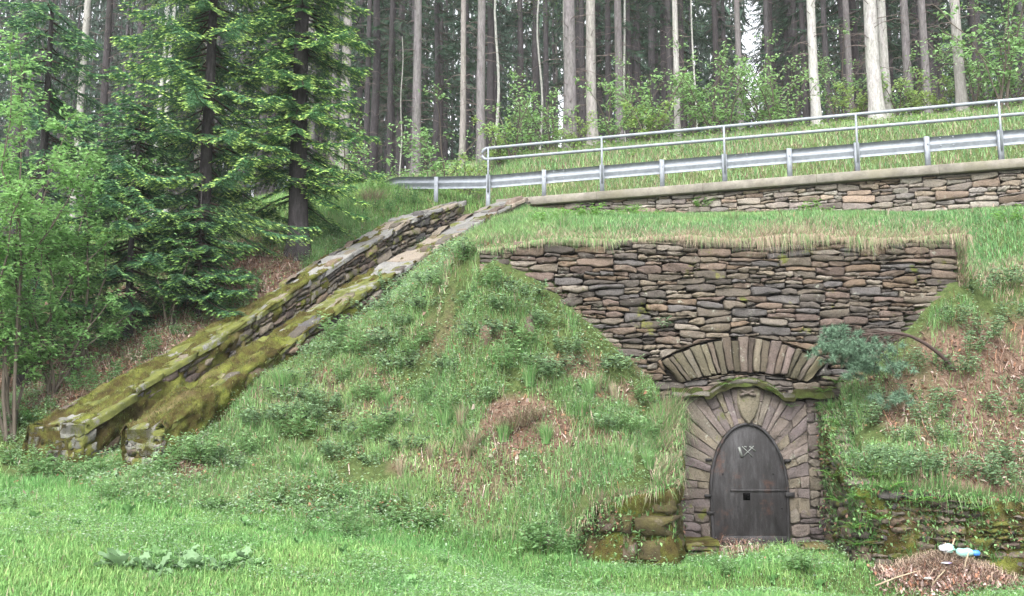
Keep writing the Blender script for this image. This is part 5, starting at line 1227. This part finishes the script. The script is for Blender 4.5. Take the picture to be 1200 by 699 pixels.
# deeper forest
FD_ = 'spruces standing deeper in the dark forest'
deep = [spruce('forest_spruce', h0, 24, 26, 3.0, 75, False, basec=bc, r0=.19, barkm=M_BARKD, stubs=10, label='dark spruce standing deep in the forest', cat='spruce', group=FD_, droop=(.25, .7)) for h0, bc in ((5, (.035, .075, .045)), (7, (.03, .065, .04)), (3.5, (.04, .085, .045)))]
cand = 0; placed = []
while len(placed) < 215 and cand < 6000:
    cand += 1; Y = 38 + 50 * rng.random() ** .8; px = rng.uniform(-60, 1260); x = hit_line(px, Y)
    if abs(px - 882) < 17 and Y > 40: continue
    if abs(px - 660) < 9: continue
    if any((x - a) ** 2 + (Y - b) ** 2 < 2.4 for a, b in placed): continue
    if Y - float(YR(x)) < 12: continue
    placed.append((x, Y)); put(deep[len(placed) % 3], x, Y, None, rng.uniform(.75, 1.15), 'dark spruce deep in the forest, ' + ('behind the near spruces at the left' if px < 420 else 'between the tall sapling and the thick trunk pair' if px < 660 else 'between the thick trunk pair and the bright sky gap' if px < 882 else 'between the sky gap and the thickest trunk' if px < 1030 else 'right of the thickest trunk'))
# thin birches
BG = 'slim birches among the spruces'
bi = empty('birch', 'x', 'birch', (0, 0, 0), BG); g = Geo(); zz = np.linspace(-.3, 16, 12); v, f = tube(np.stack([.15 * np.sin(zz * .5), .1 * np.cos(zz * .7), zz], 1), np.linspace(.09, .04, 12), 8, False); g.add(v, f, (.3, .3, .3)); g.build('trunk', M_BIRCH, bi, True)
g = Geo(); n = 900; zc = rng.uniform(9, 16, n); P = np.stack([rng.normal(0, .9, n), rng.normal(0, .9, n), zc], 1); leaf_quads(g, P, rng.normal(size=(n, 3)), rng.uniform(.05, .09, n), rng.uniform(.04, .06, n), np.array([.13, .26, .06]) * rng.uniform(.6, 1.3, (n, 1))); g.build('crown', M_LEAF, bi)
for px, Y, s_, lab in ((582, 38, 1, 'slim white-flecked birch stem right of the trunk behind the handrail loop'), (662, 38, .9, 'slim birch stem left against the thick purplish trunk'), (733, 39, .9, 'slim birch stem right against a grey spruce trunk'), (470, 36, .5, 'very thin pale birch stem left of the tall sapling'), (633, 42, .9, 'thin pale birch stem in the dark wood left of the thick pair'), (815, 37, .7, 'thin pale stem above the middle of the rail'), (187, 27, 1.1, 'left one of two birch stems above the near spruces'), (196, 27, 1.2, 'right one of two birch stems above the near spruces')):
    put(bi, hit_line(px, Y), Y, None, (s_ * .72, s_ * .72, s_) if False else s_ * .72, lab)

# far wood closing the view behind, thinner where the sky shows
G = Geo(); n = 120000; px = rng.uniform(-150, 1350, n); Y = rng.uniform(88, 125, n); zt_ = rng.uniform(0, 1, n); X = (px - CX) / FPX * Y * 1.05; Z = 17 + 38 * zt_
P = np.stack([X, Y, Z], 1); qx, qy = PX(P); cl = fbm(X * .25, Z * .18, 61) + .12 * fbm(X * 1.2, Z * .5, 62)
gap = np.maximum(np.exp(-((qx - 882) / 12) ** 2 - ((qy - 60) / 75) ** 2), np.exp(-((qx - 661) / 10) ** 2 - ((qy - 135) / 40) ** 2)); gap = np.maximum(gap, .6 * np.exp(-((qx - 1105) / 8) ** 2 - ((qy - 75) / 12) ** 2))
k = (cl > .30 + .0 * cl) & (gap < .35); P = P[k]; n = len(P)
D = rng.normal(0, .5, (n, 3)) + np.array([0, 0, -.7]); leaf_quads(G, P, D, rng.uniform(.7, 1.5, n), rng.uniform(.25, .5, n), np.array([.035, .07, .045]) * rng.uniform(.5, 1.4, (n, 1)))
for _ in range(170):
    px_ = rng.uniform(-50, 1250); Y_ = rng.uniform(88, 115)
    if abs(px_ - 882) < 14 or abs(px_ - 660) < 8: continue
    x_ = (px_ - CX) / FPX * Y_ * 1.05; v, f = tube([(x_, Y_, 10), (x_, Y_, 30), (x_, Y_, 48)], [.2, .16, .08], 6, False); G.add(v, f, (.06, .05, .045))
tag(G.build('far_woods', M_NEEDLE), kind='stuff')

# undergrowth along the edge of the wood
X, Y, Z = scatter(60000, -20, 20, 25, 48); d = Y - YR(X); k = (d > 7.6) & (rng.random(len(X)) < (.25 + .75 * (fbm(X * .6, Y * .6, 8) > .45)) * (1 - .7 * sstep(12, 18, d))); X, Y, Z = X[k], Y[k], Z[k]; n = len(X)
hgt = .9 * fbm(X * .8, Y * .8, 3) ** 1.5 * (1 - .5 * sstep(11, 16, Y - YR(X)))
G = Geo(); leaf_quads(G, np.stack([X, Y, Z + rng.uniform(0, 1, n) * hgt], 1), rng.normal(size=(n, 3)) * [1, 1, .5] + [0, 0, .2], rng.uniform(.06, .13, n), rng.uniform(.05, .09, n), np.array([.20, .34, .09]) * rng.uniform(.5, 1.3, (n, 1)))
tag(G.build('undergrowth', M_LEAF), kind='stuff')
# saplings
def sapling(h, spread, nst, nl, leaf, col, arch=.3, pale=.3, bark=(.13, .11, .09), thick=.016):
    g = Geo(); gs = Geo()
    for s in range(nst):
        a = rng.uniform(0, 2 * pi); hh = h * rng.uniform(.6, 1.05); b = spread * rng.uniform(.3, 1)
        t = np.linspace(0, 1, 9); st = np.stack([cos(a) * b * t ** 1.5, sin(a) * b * t ** 1.5, hh * (t - arch * t ** 3 * .4)], 1) + np.cumsum(rng.normal(0, .012 * h, (9, 3)), 0) * [[1, 1, .2]]
        v, f = tube(st, np.linspace(thick, .004, 9), 5, False); gs.add(v, f, bark)
        nbr = max(4, int(hh * 5))
        for q in range(nbr):
            tb = rng.uniform(.2, 1); p0 = np.array([np.interp(tb, t, st[:, m]) for m in range(3)]); ab = rng.uniform(0, 2 * pi); bl = rng.uniform(.25, .7) * min(1, h / 3) * (1.15 - tb * .6); d = np.array([cos(ab), sin(ab), rng.uniform(-.1, .6)]); p1 = p0 + d * bl
            v, f = tube([p0, (p0 + p1) / 2 + [0, 0, .02], p1], [.006, .004, .002], 4, False); gs.add(v, f, bark)
            k = max(4, int(nl / nbr / nst)); tl_ = rng.uniform(.15, 1.05, k); P = p0 + (p1 - p0) * tl_[:, None] + rng.normal(0, .05, (k, 3)); c = np.array(col) * rng.uniform(.6, 1.3, (k, 1)); c = c * (1 - pale) + np.array([.30, .46, .24]) * pale * (rng.random((k, 1)) < .5) + c * pale * .5
            leaf_quads(g, P, rng.normal(size=(k, 3)) * [1, 1, .4] + d * .6, rng.uniform(.7, 1.3, k) * leaf, rng.uniform(.5, .75, k) * leaf, c)
    return g, gs
SG = 'leafy saplings along the forest edge'
sap = [proto('sapling', *sapling(2.6, 1.1, 6, 800, .085, (.22, .40, .13), pale=.6), 'x', 'sapling', SG), proto('sapling', *sapling(1.9, 1.2, 6, 600, .08, (.24, .42, .13), pale=.6), 'x', 'sapling', SG), proto('sapling', *sapling(1.2, .9, 7, 600, .08, (.30, .42, .11), pale=.4), 'x', 'sapling', SG)]
SL = [(515, 30.5, 0, 1.15, 'tallest light green sapling left of the handrail loop'), (432, 29.5, 0, .9, 'leafy sapling right of the near spruce where the rail begins'), (450, 28.5, 1, 1, 'bushy sapling just above the low end of the guardrail'), (478, 29.5, 2, 1.2, 'low yellow-green bush left of the tallest sapling'), (545, 30, 2, 1.1, 'low bush left of the handrail loop'), (500, 29.5, 1, .9, 'bushy sapling at the foot of the tallest one'), (600, 31, 1, 1.1, 'bushy sapling right of the handrail loop'), (622, 32, 0, .8, 'thin sapling between handrail loop and thick pair'), (645, 31.5, 1, 1, 'bushy sapling left of the thick trunk pair'), (585, 31, 2, 1, 'low bush behind the handrail loop'),
    (715, 31.5, 1, 1, 'bushy sapling right of the thick trunk pair'), (745, 31.5, 0, .8, 'sapling between the birch and the slim pale trunk'), (770, 31, 1, 1.2, 'bushy sapling left of the slim pale trunk'), (760, 30.5, 2, 1.1, 'yellow-green low bush in front of the bushy sapling'), (815, 31, 0, .9, 'leafy sapling right of the slim pale trunk'), (835, 30.5, 1, 1.2, 'wide bushy sapling left of the sky gap'), (850, 30, 1, 1, 'bushy sapling under the left of the sky gap'), (890, 30.5, 0, .85, 'tall sapling right under the sky gap'), (905, 30, 1, 1.2, 'wide bushy sapling right of the sky gap'), (925, 30, 1, .9, 'bushy sapling left of the pale straight trunk'), (985, 32, 0, .9, 'sapling with spreading twigs right of the pale straight trunk'), (1010, 31, 2, 1, 'yellowish low bush left of the thickest trunk'), (1055, 31, 1, .9, 'bushy sapling right of the thickest trunk pair'), (1075, 31, 2, 1, 'low bush between grey trunks at the right'), (1145, 29, 0, .9, 'sapling right of the right pale trunk'), (1180, 27.5, 0, 1.3, 'tall leafy sapling at the right edge'), (1195, 28, 1, 1.2, 'bushy sapling at the right edge'), (1165, 29, 1, 1, 'bushy sapling left of the tall one at the right edge'), (1100, 30, 2, .9, 'low bush left of the right pale trunk'), (672, 31, 2, .8, 'low bush at the foot of the thick purplish trunk'), (400, 28, 1, 1.1, 'bushy sapling under the branches of the near spruce')]
for px, Y, k_, s_, lab in SL: put(sap[k_], W(px, 175, Y)[0], Y, None, s_ * 1.5, lab, .05)

# near spruces on the left
sA = spruce('spruce', 1.15, 9.0, 15, 1.65, 215, True, r0=.21, barkm=M_BARKD, label='big near spruce with bright new tips right beside the sloping walls', basec=(.065, .165, .06), shape=.5, droop=(.2, .75))
x, y = W(347, 297, 20.4)[:2]; put(sA, x, y, .5)
sB = spruce('spruce', 1.3, 9, 13, 2.4, 150, True, r0=.15, barkm=M_BARKD, label='near spruce with slender dark trunk left of the biggest one', basec=(.07, .17, .075), shape=.5, droop=(.1, .6))
x, y = W(236, 320, 19.6)[:2]; put(sB, x, y, 2)
sC = spruce('spruce', .4, 4.8, 5.5, 2.1, 120, True, r0=.08, barkm=M_BARKD, label='small dense dark spruce reaching the ground in the left shade', basec=(.06, .15, .075), tipc=(.24, .42, .14), shape=.7)
x, y = W(150, 400, 18.9)[:2]; put(sC, x, y, 1)
sD = spruce('spruce', .5, 8.0, 10, 2.4, 90, True, r0=.14, barkm=M_BARKD, label='dark spruce behind the leafy shrubs at the left edge', basec=(.06, .15, .075), tipc=(.24, .42, .14), shape=.6)
x, y = W(35, 400, 19.5)[:2]; put(sD, x, y, 1)
sE = spruce('spruce', .3, 2.2, 2.8, 1.4, 70, True, r0=.05, barkm=M_BARKD, label='low young spruce with light tips under the taller near spruces', basec=(.04, .10, .045), tipc=(.22, .38, .10), shape=.7)
x, y = W(230, 390, 18.5)[:2]; put(sE, x, y, 1)
# leafy shrubs at the left edge
for px, py, Y, args, lab in ((15, 490, 16.3, (7.5, 2.5, 9, 8500, .095, (.24, .44, .14)), 'tall light green leafy shrub with arching stems at the left edge'), (-60, 490, 15.8, (8.0, 2.6, 7, 5500, .095, (.24, .44, .14)), 'leafy shrub leaning in from beyond the left edge'), (95, 440, 17.6, (5.5, 1.6, 7, 6000, .09, (.22, .42, .13)), 'thinner leafy shrub between the left shrub and the near spruces'), (60, 470, 17.0, (3.2, 1.6, 6, 2200, .08, (.2, .4, .13)), 'low leafy shrub in the shade behind the mossy wall end'), (200, 400, 18.4, (2.0, 1.0, 5, 700, .07, (.12, .28, .08)), 'small leafy bush beside the mossy wall under the spruces')):
    sh = proto('leafy_shrub', *sapling(*args, arch=.4, pale=.35, thick=.03), lab, 'shrub', None); x, y = W(px, py, Y)[:2]; put(sh, x, y, None, 1)
# clump on the shoulder near the rail end
sh = proto('grass_clump', tuft(420, .5, .5, .9, (.3, 1.1)), None, 'straw-brown overhanging grass clump below the left end of the guardrail', 'grass clump', None, M_GRASS, 'blades'); x, y = ground_hit(437, 236); put(sh, x, y)
sh = proto('leafy_weed', *weed(.45, .4, 16, (.14, .32, .07), 7, .07, .2), 'green leafy weed growing over the straw clump by the guardrail end', 'weed', None); x, y = ground_hit(450, 226); put(sh, x, y)
for px, py, lab in ((395, 250, 'ferny weed left'), (200, 420, 'b')): pass
for a, b in [(20, 545), (45, 552), (75, 555), (105, 556), (140, 560), (180, 560), (200, 555), (215, 545), (60, 560), (120, 562)]: place(wC if a % 2 else wF, [ground_hit(a, b)], ['weed clump at the mossy wall ends, ' + {20: 'farthest left of all', 45: 'under the left corner of the wide end', 75: 'under the middle of the wide end', 105: 'under the right corner of the wide end', 140: 'under the narrow end, left side', 180: 'under the narrow end, right side', 200: 'just right of the narrow end', 215: 'beside the dry grass clump', 60: 'out in the lawn edge before the wide end', 120: 'between the two ends'}[a]], .7, 1.3)
gU = 'weeds in the shade beside the left wall'
wU = proto('leafy_weed', *weed(.3, .3, 14, (.10, .25, .08), 7, .06, .3), 'green weed clump in the shade beside the left sloping wall', 'weed', gU)
for a, b in [(60, 480), (100, 462), (140, 440), (180, 415), (210, 395), (240, 380), (270, 365), (300, 345), (160, 425), (20, 500), (120, 450), (290, 330), (380, 280), (420, 262), (400, 250), (450, 250), (480, 240), (370, 250)]: place(wU, [ground_hit(a, b)], None, .7, 1.3)
clear_used()

# ------------------------------------------------------------------ damp haze in the air
hb = Geo(); v, f = box((0, 170, 42), (760, 580, 104)); hb.add(v, f)
m = bpy.data.materials.new('haze_air'); m.use_nodes = True; nt = m.node_tree
for n_ in list(nt.nodes): nt.nodes.remove(n_)
pv = nt.nodes.new('ShaderNodeVolumePrincipled'); pv.inputs['Color'].default_value = (.92, .94, .97, 1); pv.inputs['Density'].default_value = .0007; pv.inputs['Anisotropy'].default_value = 0.2
ou = nt.nodes.new('ShaderNodeOutputMaterial'); nt.links.new(pv.outputs[0], ou.inputs['Volume'])
tag(hb.build('haze', m), kind='stuff')
